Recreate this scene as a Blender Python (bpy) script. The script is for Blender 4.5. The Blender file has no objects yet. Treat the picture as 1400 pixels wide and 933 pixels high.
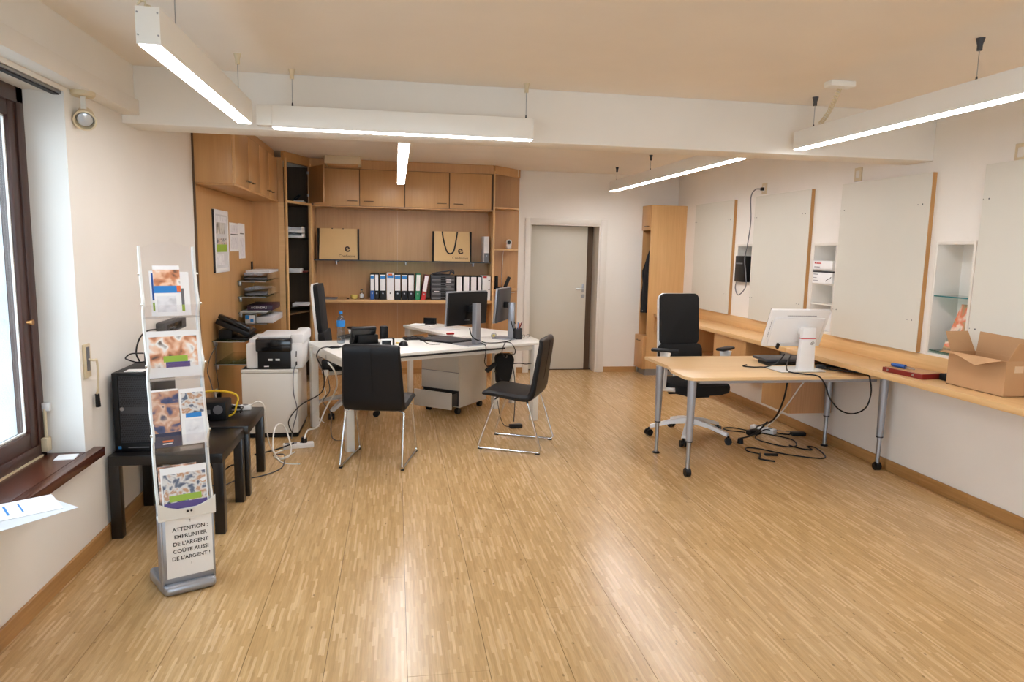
import bpy, bmesh, math, random
from mathutils import Matrix, Vector
random.seed(7)
C = bpy.context.scene
COL = C.collection
R = math.radians
PI = math.pi

# ---------------------------------------------------------------- camera
cam = bpy.data.objects.new('camera', bpy.data.cameras.new('camera'))
COL.objects.link(cam); C.camera = cam
cam.data.sensor_width = 36.0
cam.data.lens = 948.88 / 1400 * 36.0
cam.data.clip_start = 0.05
_r = Vector((0.98631733, -0.16357579, 0.02052031))
_d = Vector((-0.00135869, -0.13253406, -0.99117752))
_f = Vector((0.16485228, 0.97758769, -0.13094289))
m = Matrix.Identity(4)
for i in range(3):
    m[i][0] = _r[i]; m[i][1] = -_d[i]; m[i][2] = -_f[i]
m[2][3] = 1.65
cam.matrix_world = m

# ---------------------------------------------------------------- world, exposure
SKY = 6.0
LAMP = 20.0
w = bpy.data.worlds.new('sky'); C.world = w; w.use_nodes = True
wn = w.node_tree.nodes; wl = w.node_tree.links
bg = wn['Background']
tc = wn.new('ShaderNodeTexCoord'); sx = wn.new('ShaderNodeSeparateXYZ')
rp = wn.new('ShaderNodeValToRGB')
rp.color_ramp.elements[0].position = 0.45; rp.color_ramp.elements[0].color = (0.82, 0.82, 1.0, 1)
rp.color_ramp.elements[1].position = 1.0; rp.color_ramp.elements[1].color = (0.74, 0.78, 1.0, 1)
mp = wn.new('ShaderNodeMapRange'); mp.inputs['From Min'].default_value = -1
wl.new(tc.outputs['Generated'], sx.inputs[0]); wl.new(sx.outputs['Z'], mp.inputs['Value'])
wl.new(mp.outputs[0], rp.inputs[0]); wl.new(rp.outputs[0], bg.inputs[0])
bg.inputs[1].default_value = SKY
C.view_settings.view_transform = 'Standard'
C.view_settings.look = 'None'
C.view_settings.gamma = 1.0
C.view_settings.use_curve_mapping = False
C.view_settings.exposure = 0.64
C.cycles.use_denoising = True
C.cycles.max_bounces = 10
C.cycles.diffuse_bounces = 6
C.cycles.transparent_max_bounces = 24
C.cycles.sample_clamp_indirect = 8.0
C.cycles.caustics_reflective = False
C.cycles.caustics_refractive = False

# room dimensions (metres)
XL, XR, YB, YF, ZC = -1.585, 3.79, 9.10, -3.0, 2.67

# ---------------------------------------------------------------- materials
def lin(c):
    o = []
    for v in c:
        v = v / 255.0
        o.append(v / 12.92 if v <= 0.04045 else ((v + 0.055) / 1.055) ** 2.4)
    return (o[0], o[1], o[2], 1.0)

def base_mat(name):
    mt = bpy.data.materials.new(name); mt.use_nodes = True
    nt = mt.node_tree
    return mt, nt, nt.nodes['Principled BSDF']

def pos(nt, scale=(1, 1, 1)):
    g = nt.nodes.new('ShaderNodeNewGeometry')
    v = nt.nodes.new('ShaderNodeVectorMath'); v.operation = 'MULTIPLY'
    v.inputs[1].default_value = scale
    nt.links.new(g.outputs['Position'], v.inputs[0])
    return v.outputs[0]

def mat(name, rgb, rough=0.5, metal=0.0, vary=0.04, bump=0.0, bscale=60.0, coat=0.0, spec=0.5):
    mt, nt, b = base_mat(name)
    b.inputs['Roughness'].default_value = rough
    b.inputs['Metallic'].default_value = metal
    b.inputs['Coat Weight'].default_value = coat
    b.inputs['Specular IOR Level'].default_value = spec
    c = lin(rgb)
    n = nt.nodes.new('ShaderNodeTexNoise'); n.inputs['Scale'].default_value = 3.0; n.inputs['Detail'].default_value = 4
    nt.links.new(pos(nt), n.inputs['Vector'])
    r = nt.nodes.new('ShaderNodeValToRGB')
    r.color_ramp.elements[0].position = 0.3; r.color_ramp.elements[1].position = 0.7
    r.color_ramp.elements[0].color = tuple(x * (1 - vary) for x in c[:3]) + (1,)
    r.color_ramp.elements[1].color = tuple(min(1, x * (1 + vary)) for x in c[:3]) + (1,)
    nt.links.new(n.outputs['Fac'], r.inputs[0]); nt.links.new(r.outputs[0], b.inputs['Base Color'])
    if bump > 0:
        n2 = nt.nodes.new('ShaderNodeTexNoise'); n2.inputs['Scale'].default_value = bscale; n2.inputs['Detail'].default_value = 3
        nt.links.new(pos(nt), n2.inputs['Vector'])
        bp = nt.nodes.new('ShaderNodeBump'); bp.inputs['Strength'].default_value = bump; bp.inputs['Distance'].default_value = 0.002
        nt.links.new(n2.outputs['Fac'], bp.inputs['Height']); nt.links.new(bp.outputs[0], b.inputs['Normal'])
    return mt

def wood(name, c1, c2, axis='z', rough=0.4, fine=70.0, along=2.0):
    mt, nt, b = base_mat(name)
    b.inputs['Roughness'].default_value = rough
    s = {'x': (along, fine, fine), 'y': (fine, along, fine), 'z': (fine, fine, along)}[axis]
    n = nt.nodes.new('ShaderNodeTexNoise'); n.inputs['Scale'].default_value = 1.0; n.inputs['Detail'].default_value = 5
    nt.links.new(pos(nt, s), n.inputs['Vector'])
    s2 = tuple(x * 0.06 if x == fine else x * 0.4 for x in s)
    n2 = nt.nodes.new('ShaderNodeTexNoise'); n2.inputs['Scale'].default_value = 1.0; n2.inputs['Detail'].default_value = 2
    nt.links.new(pos(nt, s2), n2.inputs['Vector'])
    mx = nt.nodes.new('ShaderNodeMath'); mx.operation = 'ADD'
    m1 = nt.nodes.new('ShaderNodeMath'); m1.operation = 'MULTIPLY'; m1.inputs[1].default_value = 0.5
    m2 = nt.nodes.new('ShaderNodeMath'); m2.operation = 'MULTIPLY'; m2.inputs[1].default_value = 0.5
    nt.links.new(n.outputs['Fac'], m1.inputs[0]); nt.links.new(n2.outputs['Fac'], m2.inputs[0])
    nt.links.new(m1.outputs[0], mx.inputs[0]); nt.links.new(m2.outputs[0], mx.inputs[1])
    r = nt.nodes.new('ShaderNodeValToRGB')
    r.color_ramp.elements[0].position = 0.35; r.color_ramp.elements[1].position = 0.65
    r.color_ramp.elements[0].color = lin(c1); r.color_ramp.elements[1].color = lin(c2)
    nt.links.new(mx.outputs[0], r.inputs[0]); nt.links.new(r.outputs[0], b.inputs['Base Color'])
    return mt

def math_node(nt, op, a, b_=None):
    n = nt.nodes.new('ShaderNodeMath'); n.operation = op
    for i, v in enumerate((a, b_)):
        if v is None: continue
        if isinstance(v, (int, float)): n.inputs[i].default_value = v
        else: nt.links.new(v, n.inputs[i])
    return n.outputs[0]

def floor_mat():
    mt, nt, b = base_mat('strip_parquet')
    g = nt.nodes.new('ShaderNodeNewGeometry'); s = nt.nodes.new('ShaderNodeSeparateXYZ')
    nt.links.new(g.outputs['Position'], s.inputs[0])
    row = math_node(nt, 'FLOOR', math_node(nt, 'DIVIDE', math_node(nt, 'ADD', s.outputs['X'], 10.0), 0.01187037))
    wn1 = nt.nodes.new('ShaderNodeTexWhiteNoise'); wn1.noise_dimensions = '1D'
    nt.links.new(row, wn1.inputs['W'])
    wn0 = nt.nodes.new('ShaderNodeTexNoise'); wn0.noise_dimensions = '2D'; wn0.inputs['Scale'].default_value = 1.0
    cb0 = nt.nodes.new('ShaderNodeCombineXYZ'); nt.links.new(math_node(nt, 'MULTIPLY', row, 7.31), cb0.inputs[0]); nt.links.new(math_node(nt, 'MULTIPLY', s.outputs['Y'], 3.0), cb0.inputs[1])
    nt.links.new(cb0.outputs[0], wn0.inputs['Vector'])
    ywarp = math_node(nt, 'ADD', s.outputs['Y'], math_node(nt, 'MULTIPLY', wn0.outputs['Fac'], 0.25))
    yy = math_node(nt, 'DIVIDE', math_node(nt, 'ADD', ywarp, math_node(nt, 'MULTIPLY', wn1.outputs['Value'], 3.0)), 0.17)
    colm = math_node(nt, 'FLOOR', yy)
    cb = nt.nodes.new('ShaderNodeCombineXYZ'); nt.links.new(row, cb.inputs[0]); nt.links.new(colm, cb.inputs[1])
    wn2 = nt.nodes.new('ShaderNodeTexWhiteNoise'); wn2.noise_dimensions = '2D'
    nt.links.new(cb.outputs[0], wn2.inputs['Vector'])
    r = nt.nodes.new('ShaderNodeValToRGB'); e = r.color_ramp
    e.elements[0].position = 0.0; e.elements[0].color = lin((184, 148, 100))
    e.elements[1].position = 1.0; e.elements[1].color = lin((212, 178, 134))
    for p, c in ((0.2, (189, 154, 105)), (0.55, (195, 160, 111)), (0.8, (200, 166, 118)), (0.9, (208, 173, 127))):
        x = e.elements.new(p); x.color = lin(c)
    nt.links.new(wn2.outputs['Value'], r.inputs[0])
    n = nt.nodes.new('ShaderNodeTexNoise'); n.inputs['Scale'].default_value = 1.0; n.inputs['Detail'].default_value = 5
    nt.links.new(pos(nt, (130, 9, 1)), n.inputs['Vector'])
    mr = nt.nodes.new('ShaderNodeMapRange'); mr.inputs['From Min'].default_value = 0.3; mr.inputs['From Max'].default_value = 0.7
    mr.inputs['To Min'].default_value = 0.88; mr.inputs['To Max'].default_value = 1.08
    nt.links.new(n.outputs['Fac'], mr.inputs[0])
    mx = nt.nodes.new('ShaderNodeVectorMath'); mx.operation = 'SCALE'
    nt.links.new(r.outputs[0], mx.inputs[0]); nt.links.new(mr.outputs[0], mx.inputs['Scale'])
    # small dark knots
    v = nt.nodes.new('ShaderNodeTexVoronoi'); v.inputs['Scale'].default_value = 1.0
    nt.links.new(pos(nt, (14, 7, 1)), v.inputs['Vector'])
    k = nt.nodes.new('ShaderNodeMapRange'); k.inputs['From Min'].default_value = 0.04; k.inputs['From Max'].default_value = 0.08
    k.inputs['To Min'].default_value = 0.55; k.inputs['To Max'].default_value = 1.0
    nt.links.new(v.outputs['Distance'], k.inputs[0])
    mx2 = nt.nodes.new('ShaderNodeVectorMath'); mx2.operation = 'SCALE'
    nt.links.new(mx.outputs[0], mx2.inputs[0]); nt.links.new(k.outputs[0], mx2.inputs['Scale'])
    nt.links.new(mx2.outputs[0], b.inputs['Base Color'])
    n3 = nt.nodes.new('ShaderNodeTexNoise'); n3.inputs['Scale'].default_value = 2.5; n3.inputs['Detail'].default_value = 6
    nt.links.new(pos(nt), n3.inputs['Vector'])
    mr3 = nt.nodes.new('ShaderNodeMapRange'); mr3.inputs['To Min'].default_value = 0.225; mr3.inputs['To Max'].default_value = 0.268
    nt.links.new(n3.outputs['Fac'], mr3.inputs[0]); nt.links.new(mr3.outputs[0], b.inputs['Roughness'])
    return mt

def thin_glass(name, tint=(235, 245, 242), refl=1.0, rough=0.02):
    mt = bpy.data.materials.new(name); mt.use_nodes = True; nt = mt.node_tree
    nt.nodes.remove(nt.nodes['Principled BSDF']); out = nt.nodes['Material Output']
    t = nt.nodes.new('ShaderNodeBsdfTransparent'); t.inputs[0].default_value = lin(tint)
    g = nt.nodes.new('ShaderNodeBsdfGlossy'); g.inputs['Roughness'].default_value = rough
    f = nt.nodes.new('ShaderNodeLayerWeight'); f.inputs[0].default_value = 0.5
    k = math_node(nt, 'MULTIPLY', math_node(nt, 'ADD', math_node(nt, 'MULTIPLY', math_node(nt, 'POWER', f.outputs['Facing'], 5.0), 0.9), 0.04), refl)
    mx = nt.nodes.new('ShaderNodeMixShader')
    nt.links.new(k, mx.inputs[0]); nt.links.new(t.outputs[0], mx.inputs[1]); nt.links.new(g.outputs[0], mx.inputs[2])
    nt.links.new(mx.outputs[0], out.inputs[0])
    return mt

def emit(name, rgb, s):
    mt = bpy.data.materials.new(name); mt.use_nodes = True; nt = mt.node_tree
    nt.nodes.remove(nt.nodes['Principled BSDF']); out = nt.nodes['Material Output']
    e = nt.nodes.new('ShaderNodeEmission'); e.inputs[0].default_value = lin(rgb); e.inputs[1].default_value = s
    nt.links.new(e.outputs[0], out.inputs[0])
    return mt

def picture(name, cols, scale=30.0, rough=0.3, seed=0.0):
    scale *= 0.5
    mt, nt, b = base_mat(name)
    b.inputs['Roughness'].default_value = rough
    n = nt.nodes.new('ShaderNodeTexNoise'); n.inputs['Scale'].default_value = scale; n.inputs['Detail'].default_value = 1.5
    n.inputs['Distortion'].default_value = 0.35
    g = nt.nodes.new('ShaderNodeNewGeometry'); a = nt.nodes.new('ShaderNodeVectorMath'); a.operation = 'ADD'
    a.inputs[1].default_value = (seed, seed * 1.7, seed * 2.3)
    nt.links.new(g.outputs['Position'], a.inputs[0]); nt.links.new(a.outputs[0], n.inputs['Vector'])
    r = nt.nodes.new('ShaderNodeValToRGB'); r.color_ramp.interpolation = 'EASE'
    k = len(cols)
    r.color_ramp.elements[0].position = 0.25; r.color_ramp.elements[0].color = lin(cols[0])
    r.color_ramp.elements[1].position = 0.75; r.color_ramp.elements[1].color = lin(cols[-1])
    for i in range(1, k - 1):
        e = r.color_ramp.elements.new(0.25 + 0.5 * i / (k - 1)); e.color = lin(cols[i])
    nt.links.new(n.outputs['Fac'], r.inputs[0]); nt.links.new(r.outputs[0], b.inputs['Base Color'])
    return mt

M = dict(
    wall=mat('white_plaster', (235, 231, 224), 0.75, vary=0.015, bump=0.12, bscale=25),
    ceil=mat('ceiling_plaster', (240, 232, 222), 0.8, vary=0.015, bump=0.1, bscale=20),
    white_trim=mat('white_lacquer', (226, 221, 212), 0.4, vary=0.02),
    floor=floor_mat(),
    joint=mat('dark_joint', (70, 50, 32), 0.8),
    skirt=wood('skirting_wood', (160, 116, 66), (190, 146, 92), 'y', 0.4, 60, 3),
    skirtx=wood('skirting_wood_cross', (160, 116, 66), (190, 146, 92), 'x', 0.4, 60, 3),
    beech=wood('beech_veneer', (190, 144, 92), (202, 157, 104), 'z', 0.38, 55, 2.5),
    beechy=wood('beech_worktop', (208, 166, 112), (224, 186, 134), 'y', 0.33, 60, 2.5),
    beechx=wood('beech_desktop', (216, 178, 128), (228, 194, 146), 'x', 0.33, 60, 2.5),
    beech_light=wood('beech_edge', (208, 166, 112), (218, 178, 126), 'x', 0.4, 60, 3),
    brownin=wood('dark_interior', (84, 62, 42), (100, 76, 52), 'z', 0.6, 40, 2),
    sill=wood('stained_sill', (62, 32, 22), (92, 50, 34), 'y', 0.25, 50, 2.5),
    wframe=wood('stained_window_frame', (58, 36, 30), (78, 46, 36), 'z', 0.35, 50, 2.5),
    board=mat('board_laminate', (212, 209, 198), 0.45, vary=0.01),
    edge=wood('board_edge', (178, 130, 76), (196, 148, 92), 'z', 0.5, 60, 3),
    lamp_body=mat('lamp_white', (240, 238, 232), 0.35, vary=0.01),
    diffuser=emit('lamp_diffuser', (252, 250, 252), LAMP), diffuser_rear=emit('lamp_diffuser_bright', (252, 250, 252), LAMP * 1.6),
    chrome=mat('chrome', (215, 215, 215), 0.12, 1.0, vary=0.01),
    steel=mat('brushed_steel', (170, 172, 176), 0.32, 1.0, vary=0.02),
    silver=mat('silver_paint', (165, 168, 176), 0.35, 0.6, vary=0.02),
    alu=mat('grey_plinth', (150, 150, 148), 0.4, 0.5),
    black=mat('black_plastic', (17, 17, 19), 0.45, vary=0.05, spec=0.3),
    blackgloss=mat('black_gloss', (16, 16, 18), 0.15, vary=0.05),
    leather=mat('black_leather', (20, 20, 23), 0.42, bump=0.25, bscale=300, spec=0.3),
    fabric=mat('black_fabric', (18, 18, 19), 0.9, bump=0.4, bscale=700),
    lacquer=mat('black_brown_lacquer', (24, 20, 18), 0.28),
    rubber=mat('black_rubber', (14, 14, 15), 0.7),
    white_pl=mat('white_plastic', (232, 232, 232), 0.35, vary=0.01),
    white_mt=mat('white_metal', (224, 222, 216), 0.35, vary=0.015),
    grey_mt=mat('warm_grey_metal', (204, 200, 192), 0.4, vary=0.015),
    desk_w=mat('white_desktop', (238, 236, 230), 0.3, vary=0.01),
    cream=mat('cream_plastic', (216, 200, 168), 0.5),
    paper=mat('paper', (238, 238, 238), 0.7, vary=0.02),
    paper2=mat('paper_grey', (212, 212, 214), 0.6, vary=0.03),
    label_grey=mat('print_grey', (120, 120, 124), 0.6),
    ink=mat('black_ink', (38, 36, 38), 0.6),
    brownink=mat('brown_ink', (58, 36, 18), 0.6),
    card=mat('cardboard', (186, 145, 104), 0.75, vary=0.04, bump=0.1),
    bag=mat('kraft_bag', (208, 172, 116), 0.32, vary=0.05),
    red=mat('red', (190, 36, 34), 0.4), darkred=mat('dark_red_case', (122, 28, 24), 0.35),
    blue=mat('blue', (34, 84, 160), 0.4), skyblue=mat('sky_blue', (40, 130, 205), 0.4),
    green=mat('green', (28, 128, 82), 0.4), lime=mat('lime', (150, 180, 60), 0.5),
    purple=mat('purple', (84, 66, 128), 0.5), yellow=mat('yellow', (222, 184, 40), 0.5),
    orange=mat('orange', (224, 110, 54), 0.5), navy=mat('navy', (40, 46, 78), 0.5),
    teal=mat('teal', (40, 120, 125), 0.5),
    darkgrey=mat('dark_grey_plastic', (62, 62, 66), 0.5), midgrey=mat('mid_grey_plastic', (110, 110, 114), 0.5),
    maroon=mat('maroon_cover', (52, 28, 52), 0.4), pot=mat('pale_yellow_pot', (222, 208, 120), 0.4),
    jacket=mat('black_cloth', (20, 20, 24), 0.9, bump=0.3, bscale=200),
    plaster_out=mat('roughcast', (206, 208, 210), 0.9, vary=0.12, bump=1.0, bscale=140),
    pave=mat('pavement', (150, 150, 148), 0.9, vary=0.08),
    glass=thin_glass('window_glass'),
    shelfglass=thin_glass('shelf_glass', (190, 214, 204), 1.3),
    acrylic=thin_glass('clear_acrylic', (254, 254, 255), 1.2, 0.05),
    bottlepl=thin_glass('bottle_plastic', (222, 232, 240), 2.0, 0.08),
    smoke=thin_glass('clear_tray_plastic', (228, 228, 230), 2.2, 0.15),
    brass=mat('brass', (170, 120, 70), 0.35, 0.8),
    screen=mat('dark_screen', (14, 15, 18), 0.2, spec=0.3), brown_mt=mat('bronze_handle', (112, 92, 70), 0.4, 0.7),
    bulb=mat('reflector_bulb', (205, 208, 212), 0.15, 0.3),
    logo=mat('logo_red', (200, 40, 40), 0.5),
)
PIC = dict(
    hands=picture('print_hands', [(58, 52, 58), (120, 92, 78), (205, 150, 120), (238, 226, 216), (160, 110, 84)], 34, seed=1),
    sofa=picture('print_family', [(92, 70, 60), (196, 128, 92), (232, 190, 160), (240, 236, 232), (110, 96, 88)], 40, seed=3),
    team=picture('print_team', [(44, 50, 84), (66, 72, 110), (190, 140, 112), (214, 182, 160), (60, 60, 86)], 45, seed=5),
    office=picture('print_office', [(50, 52, 60), (96, 104, 124), (214, 212, 210), (186, 140, 104), (232, 232, 232)], 60, seed=7),
    poster=picture('print_poster', [(70, 66, 62), (150, 146, 140), (206, 204, 198), (226, 224, 218)], 26, seed=9),
    woman=picture('print_catalog', [(96, 86, 74), (176, 150, 110), (214, 120, 84), (226, 208, 190), (120, 130, 120)], 24, seed=11),
    text=picture('print_text_block', [(200, 200, 204), (226, 226, 230), (236, 236, 238)], 55, seed=2),
)

# ---------------------------------------------------------------- mesh builder
class MB:
    def __init__(s): s.bm = bmesh.new()
    def _bev(s, verts, off, seg=2):
        if off <= 0: return
        es = set()
        for v in verts:
            for e in v.link_edges: es.add(e)
        bmesh.ops.bevel(s.bm, geom=list(es), offset=off, segments=seg, affect='EDGES', profile=0.5)
    def box(s, x0, x1, y0, y1, z0, z1, bev=0.0, mt=None, seg=2):
        co = [(x, y, z) for x in (x0, x1) for y in (y0, y1) for z in (z0, z1)]
        vs = [s.bm.verts.new(Vector(c) if mt is None else mt @ Vector(c)) for c in co]
        for q in ((0, 1, 3, 2), (4, 6, 7, 5), (0, 4, 5, 1), (2, 3, 7, 6), (0, 2, 6, 4), (1, 5, 7, 3)):
            s.bm.faces.new([vs[i] for i in q])
        s._bev(vs, bev, seg)
        return s
    def cyl(s, p0, p1, r0, r1=None, n=20, cap=True, bev=0):
        if r1 is None: r1 = r0
        p0, p1 = Vector(p0), Vector(p1); d = (p1 - p0).normalized()
        a = d.orthogonal().normalized(); b = d.cross(a)
        A = [s.bm.verts.new(p0 + (a * math.cos(2 * PI * i / n) + b * math.sin(2 * PI * i / n)) * r0) for i in range(n)]
        B = [s.bm.verts.new(p1 + (a * math.cos(2 * PI * i / n) + b * math.sin(2 * PI * i / n)) * r1) for i in range(n)]
        for i in range(n):
            s.bm.faces.new((A[i], A[(i + 1) % n], B[(i + 1) % n], B[i]))
        if cap:
            s.bm.faces.new(A[::-1]); s.bm.faces.new(B)
        return s
    def tube(s, pts, r, n=8, smooth=0, closed=False):
        P = [Vector(p) for p in pts]
        if smooth: P = crom(P, smooth, closed)
        rings = []; prev = None; N = len(P)
        for i, p in enumerate(P):
            if closed: t = (P[(i + 1) % N] - P[i - 1])
            else: t = (P[min(i + 1, N - 1)] - P[max(i - 1, 0)])
            if t.length < 1e-9: t = Vector((0, 0, 1))
            t.normalize()
            if prev is None: a = t.orthogonal().normalized()
            else:
                a = prev - t * prev.dot(t)
                if a.length < 1e-6: a = t.orthogonal()
                a.normalize()
            prev = a; b = t.cross(a)
            rr = r[i] if isinstance(r, (list, tuple)) else r
            rings.append([s.bm.verts.new(p + (a * math.cos(2 * PI * k / n) + b * math.sin(2 * PI * k / n)) * rr) for k in range(n)])
        for i in range(N if closed else N - 1):
            A, B = rings[i], rings[(i + 1) % N]
            for k in range(n):
                s.bm.faces.new((A[k], A[(k + 1) % n], B[(k + 1) % n], B[k]))
        if not closed:
            s.bm.faces.new(rings[0][::-1]); s.bm.faces.new(rings[-1])
        return s
    def prism(s, poly, z0, z1, bev=0.0, mt=None, seg=2):
        f = (lambda c: Vector(c)) if mt is None else (lambda c: mt @ Vector(c))
        A = [s.bm.verts.new(f((x, y, z0))) for x, y in poly]
        B = [s.bm.verts.new(f((x, y, z1))) for x, y in poly]
        n = len(poly)
        s.bm.faces.new(A[::-1]); s.bm.faces.new(B)
        for i in range(n): s.bm.faces.new((A[i], A[(i + 1) % n], B[(i + 1) % n], B[i]))
        s._bev(A + B, bev, seg)
        return s
    def lathe(s, prof, c=(0, 0, 0), n=24, mt=None):
        f = (lambda q: Vector(q) + Vector(c)) if mt is None else (lambda q: mt @ Vector(q))
        rings = []
        for r, z in prof:
            rings.append([s.bm.verts.new(f((max(r, 1e-4) * math.cos(2 * PI * k / n), max(r, 1e-4) * math.sin(2 * PI * k / n), z))) for k in range(n)])
        for A, B in zip(rings, rings[1:]):
            for k in range(n): s.bm.faces.new((A[k], A[(k + 1) % n], B[(k + 1) % n], B[k]))
        s.bm.faces.new(rings[0][::-1]); s.bm.faces.new(rings[-1])
        return s
    def quad(s, a, b, c, d, t=0.0):
        vs = [s.bm.verts.new(Vector(p)) for p in (a, b, c, d)]
        f = s.bm.faces.new(vs)
        if t:
            nrm = (vs[1].co - vs[0].co).cross(vs[3].co - vs[0].co).normalized() * t
            ws = [s.bm.verts.new(v.co + nrm) for v in vs]
            s.bm.faces.new(ws[::-1])
            for i in range(4): s.bm.faces.new((vs[i], ws[i], ws[(i + 1) % 4], vs[(i + 1) % 4]))
        return s
    def grid(s, rows, t=0.0):
        """rows: list of lists of points; a sheet, given a thickness t along z-ish normals by solidify"""
        V = [[s.bm.verts.new(Vector(p)) for p in row] for row in rows]
        for i in range(len(V) - 1):
            for j in range(len(V[0]) - 1):
                s.bm.faces.new((V[i][j], V[i][j + 1], V[i + 1][j + 1], V[i + 1][j]))
        if t:
            bmesh.ops.recalc_face_normals(s.bm, faces=s.bm.faces)
            bmesh.ops.solidify(s.bm, geom=list(s.bm.faces), thickness=t)
        return s
    def xf(s, mt):
        bmesh.ops.transform(s.bm, matrix=mt, verts=s.bm.verts); return s

def crom(P, k, closed=False):
    out = []; N = len(P)
    rng = range(N if closed else N - 1)
    for i in rng:
        if closed: a, b, c, d = P[i - 1], P[i], P[(i + 1) % N], P[(i + 2) % N]
        else: a, b, c, d = P[max(i - 1, 0)], P[i], P[i + 1], P[min(i + 2, N - 1)]
        for j in range(k):
            t = j / k
            out.append(0.5 * ((2 * b) + (c - a) * t + (2 * a - 5 * b + 4 * c - d) * t * t + (-a + 3 * b - 3 * c + d) * t ** 3))
    if not closed: out.append(P[-1])
    return out

ROOT = {}
def TR(loc, rz=0.0): return Matrix.Translation(Vector(loc)) @ Matrix.Rotation(rz, 4, 'Z')

def thing(name, label, cat, loc=(0, 0, 0), rz=0.0, group=None):
    o = bpy.data.objects.new(name, None); COL.objects.link(o)
    o.location = loc; o.rotation_euler = (0, 0, rz); o.empty_display_size = 0.1
    o['label'] = label; o['category'] = cat
    if group: o['group'] = group
    ROOT[o] = TR(loc, rz)
    return o

def obj(name, mb, mt, parent=None, world=False, label=None, kind=None):
    if parent is not None and world: mb.xf(ROOT[parent].inverted())
    bm = mb.bm
    loc = None
    if parent is None:
        xs = [v.co.x for v in bm.verts]; ys = [v.co.y for v in bm.verts]; zs = [v.co.z for v in bm.verts]
        loc = Vector(((min(xs) + max(xs)) / 2, (min(ys) + max(ys)) / 2, min(zs)))
        bmesh.ops.translate(bm, vec=-loc, verts=bm.verts)
    bmesh.ops.recalc_face_normals(bm, faces=bm.faces)
    me = bpy.data.meshes.new(name); bm.to_mesh(me); bm.free()
    me.materials.append(mt)
    me.polygons.foreach_set('use_smooth', [True] * len(me.polygons))
    me.set_sharp_from_angle(angle=R(32))
    o = bpy.data.objects.new(name, me); COL.objects.link(o)
    if parent is None:
        o.location = loc; ROOT[o] = TR(loc)
    else:
        o.parent = parent; ROOT[o] = ROOT[parent]
    if label: o['label'] = label
    if kind: o['kind'] = kind
    return o

def tag(o, label, cat, group=None):
    o['label'] = label; o['category'] = cat
    if group: o['group'] = group
    return o

def dup(root, loc, rz, label, group=None, name=None):
    def cp(o, par):
        c = o.copy(); COL.objects.link(c); c.parent = par
        for ch in list(o.children): cp(ch, c)
        return c
    c = root.copy(); COL.objects.link(c); c.location = loc; c.rotation_euler = (0, 0, rz)
    if name: c.name = name
    for ch in list(root.children): cp(ch, c)
    c['label'] = label
    if group: c['group'] = group
    ROOT[c] = TR(loc, rz)
    return c

def text(body, size, mt, parent, mtx, name='lettering', spacing=1.0, align='CENTER', bold=0.0, lh=1.0, world=True):
    cu = bpy.data.curves.new('t', 'FONT'); cu.body = body; cu.size = size
    cu.align_x = align; cu.align_y = 'CENTER'; cu.space_character = spacing; cu.space_line = lh
    cu.extrude = 0.0004; cu.offset = bold; cu.resolution_u = 3
    to = bpy.data.objects.new('t', cu); COL.objects.link(to)
    dg = bpy.context.evaluated_depsgraph_get()
    me = bpy.data.meshes.new_from_object(to.evaluated_get(dg))
    bpy.data.objects.remove(to); bpy.data.curves.remove(cu)
    me.name = name
    me.transform((ROOT[parent].inverted() @ mtx) if world else mtx)
    me.materials.clear(); me.materials.append(mt)
    o = bpy.data.objects.new(name, me); COL.objects.link(o); o.parent = parent; ROOT[o] = ROOT[parent]
    return o

def facing(p, nx, ny, nz=0.0):
    """matrix: local +z -> direction n, local +y up, located at p (for lettering)"""
    z = Vector((nx, ny, nz)).normalized(); x = Vector((0, 0, 1)).cross(z).normalized(); y = z.cross(x)
    mt = Matrix.Identity(4)
    for i in range(3):
        mt[i][0] = x[i]; mt[i][1] = y[i]; mt[i][2] = z[i]; mt[i][3] = p[i]
    return mt

def struct(o): o['kind'] = 'structure'; return o
def sempty(name, loc=(0, 0, 0)):
    o = bpy.data.objects.new(name, None); COL.objects.link(o); o.location = loc; o['kind'] = 'structure'
    ROOT[o] = TR(loc); return o

# ================================================================ SETTING
# floor: sub-floor slab plus long boards 0.32 m wide
fl = struct(obj('floor', MB().box(XL - 0.4, XR + 0.4, YF - 0.3, YB + 0.8, -0.12, -0.006), M['joint']))
xs0 = -1.24 - 0.3205 * 2
nb = 0
for i in range(19):
    x0 = xs0 + 0.3205 * i; x1 = min(x0 + 0.3205, XR + 0.02); x0c = max(x0, XL - 0.03)
    if x1 - x0c < 0.02: continue
    y = YF + 0.0 - (i * 0.83) % 2.1
    while y < YB + 0.36:
        y1 = y + 2.1
        a, b_ = max(y, YF), min(y1, YB + 0.36)
        if b_ - a > 0.05:
            o = obj('board', MB().box(x0c + 0.0010, x1 - 0.0010, a + 0.0006, b_ - 0.0006, -0.006, 0.0), M['floor'], fl, True)
            nb += 1
        y = y1

struct(obj('ceiling', MB().box(XL - 0.4, XR + 0.4, YF - 0.3, YB + 0.3, ZC, ZC + 0.15), M['ceil']))

def wall_cells(mb, axis, c0, c1, a0, a1, z0, z1, holes):
    """solid wall between c0..c1 on `axis`, spanning a0..a1 along the other axis, with rectangular holes (a0,a1,z0,z1)"""
    A = sorted({a0, a1, *[h[0] for h in holes], *[h[1] for h in holes]})
    A = [a for a in A if a0 <= a <= a1]
    for i in range(len(A) - 1):
        p, q = A[i], A[i + 1]; mid = (p + q) / 2
        hs = sorted([(h[2], h[3]) for h in holes if h[0] <= mid <= h[1]])
        z = z0
        for h0, h1 in hs + [(z1, z1)]:
            if h0 - z > 1e-5:
                if axis == 'x': mb.box(c0, c1, p, q, z, h0)
                else: mb.box(p, q, c0, c1, z, h0)
            z = max(z, h1)
    return mb

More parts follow.
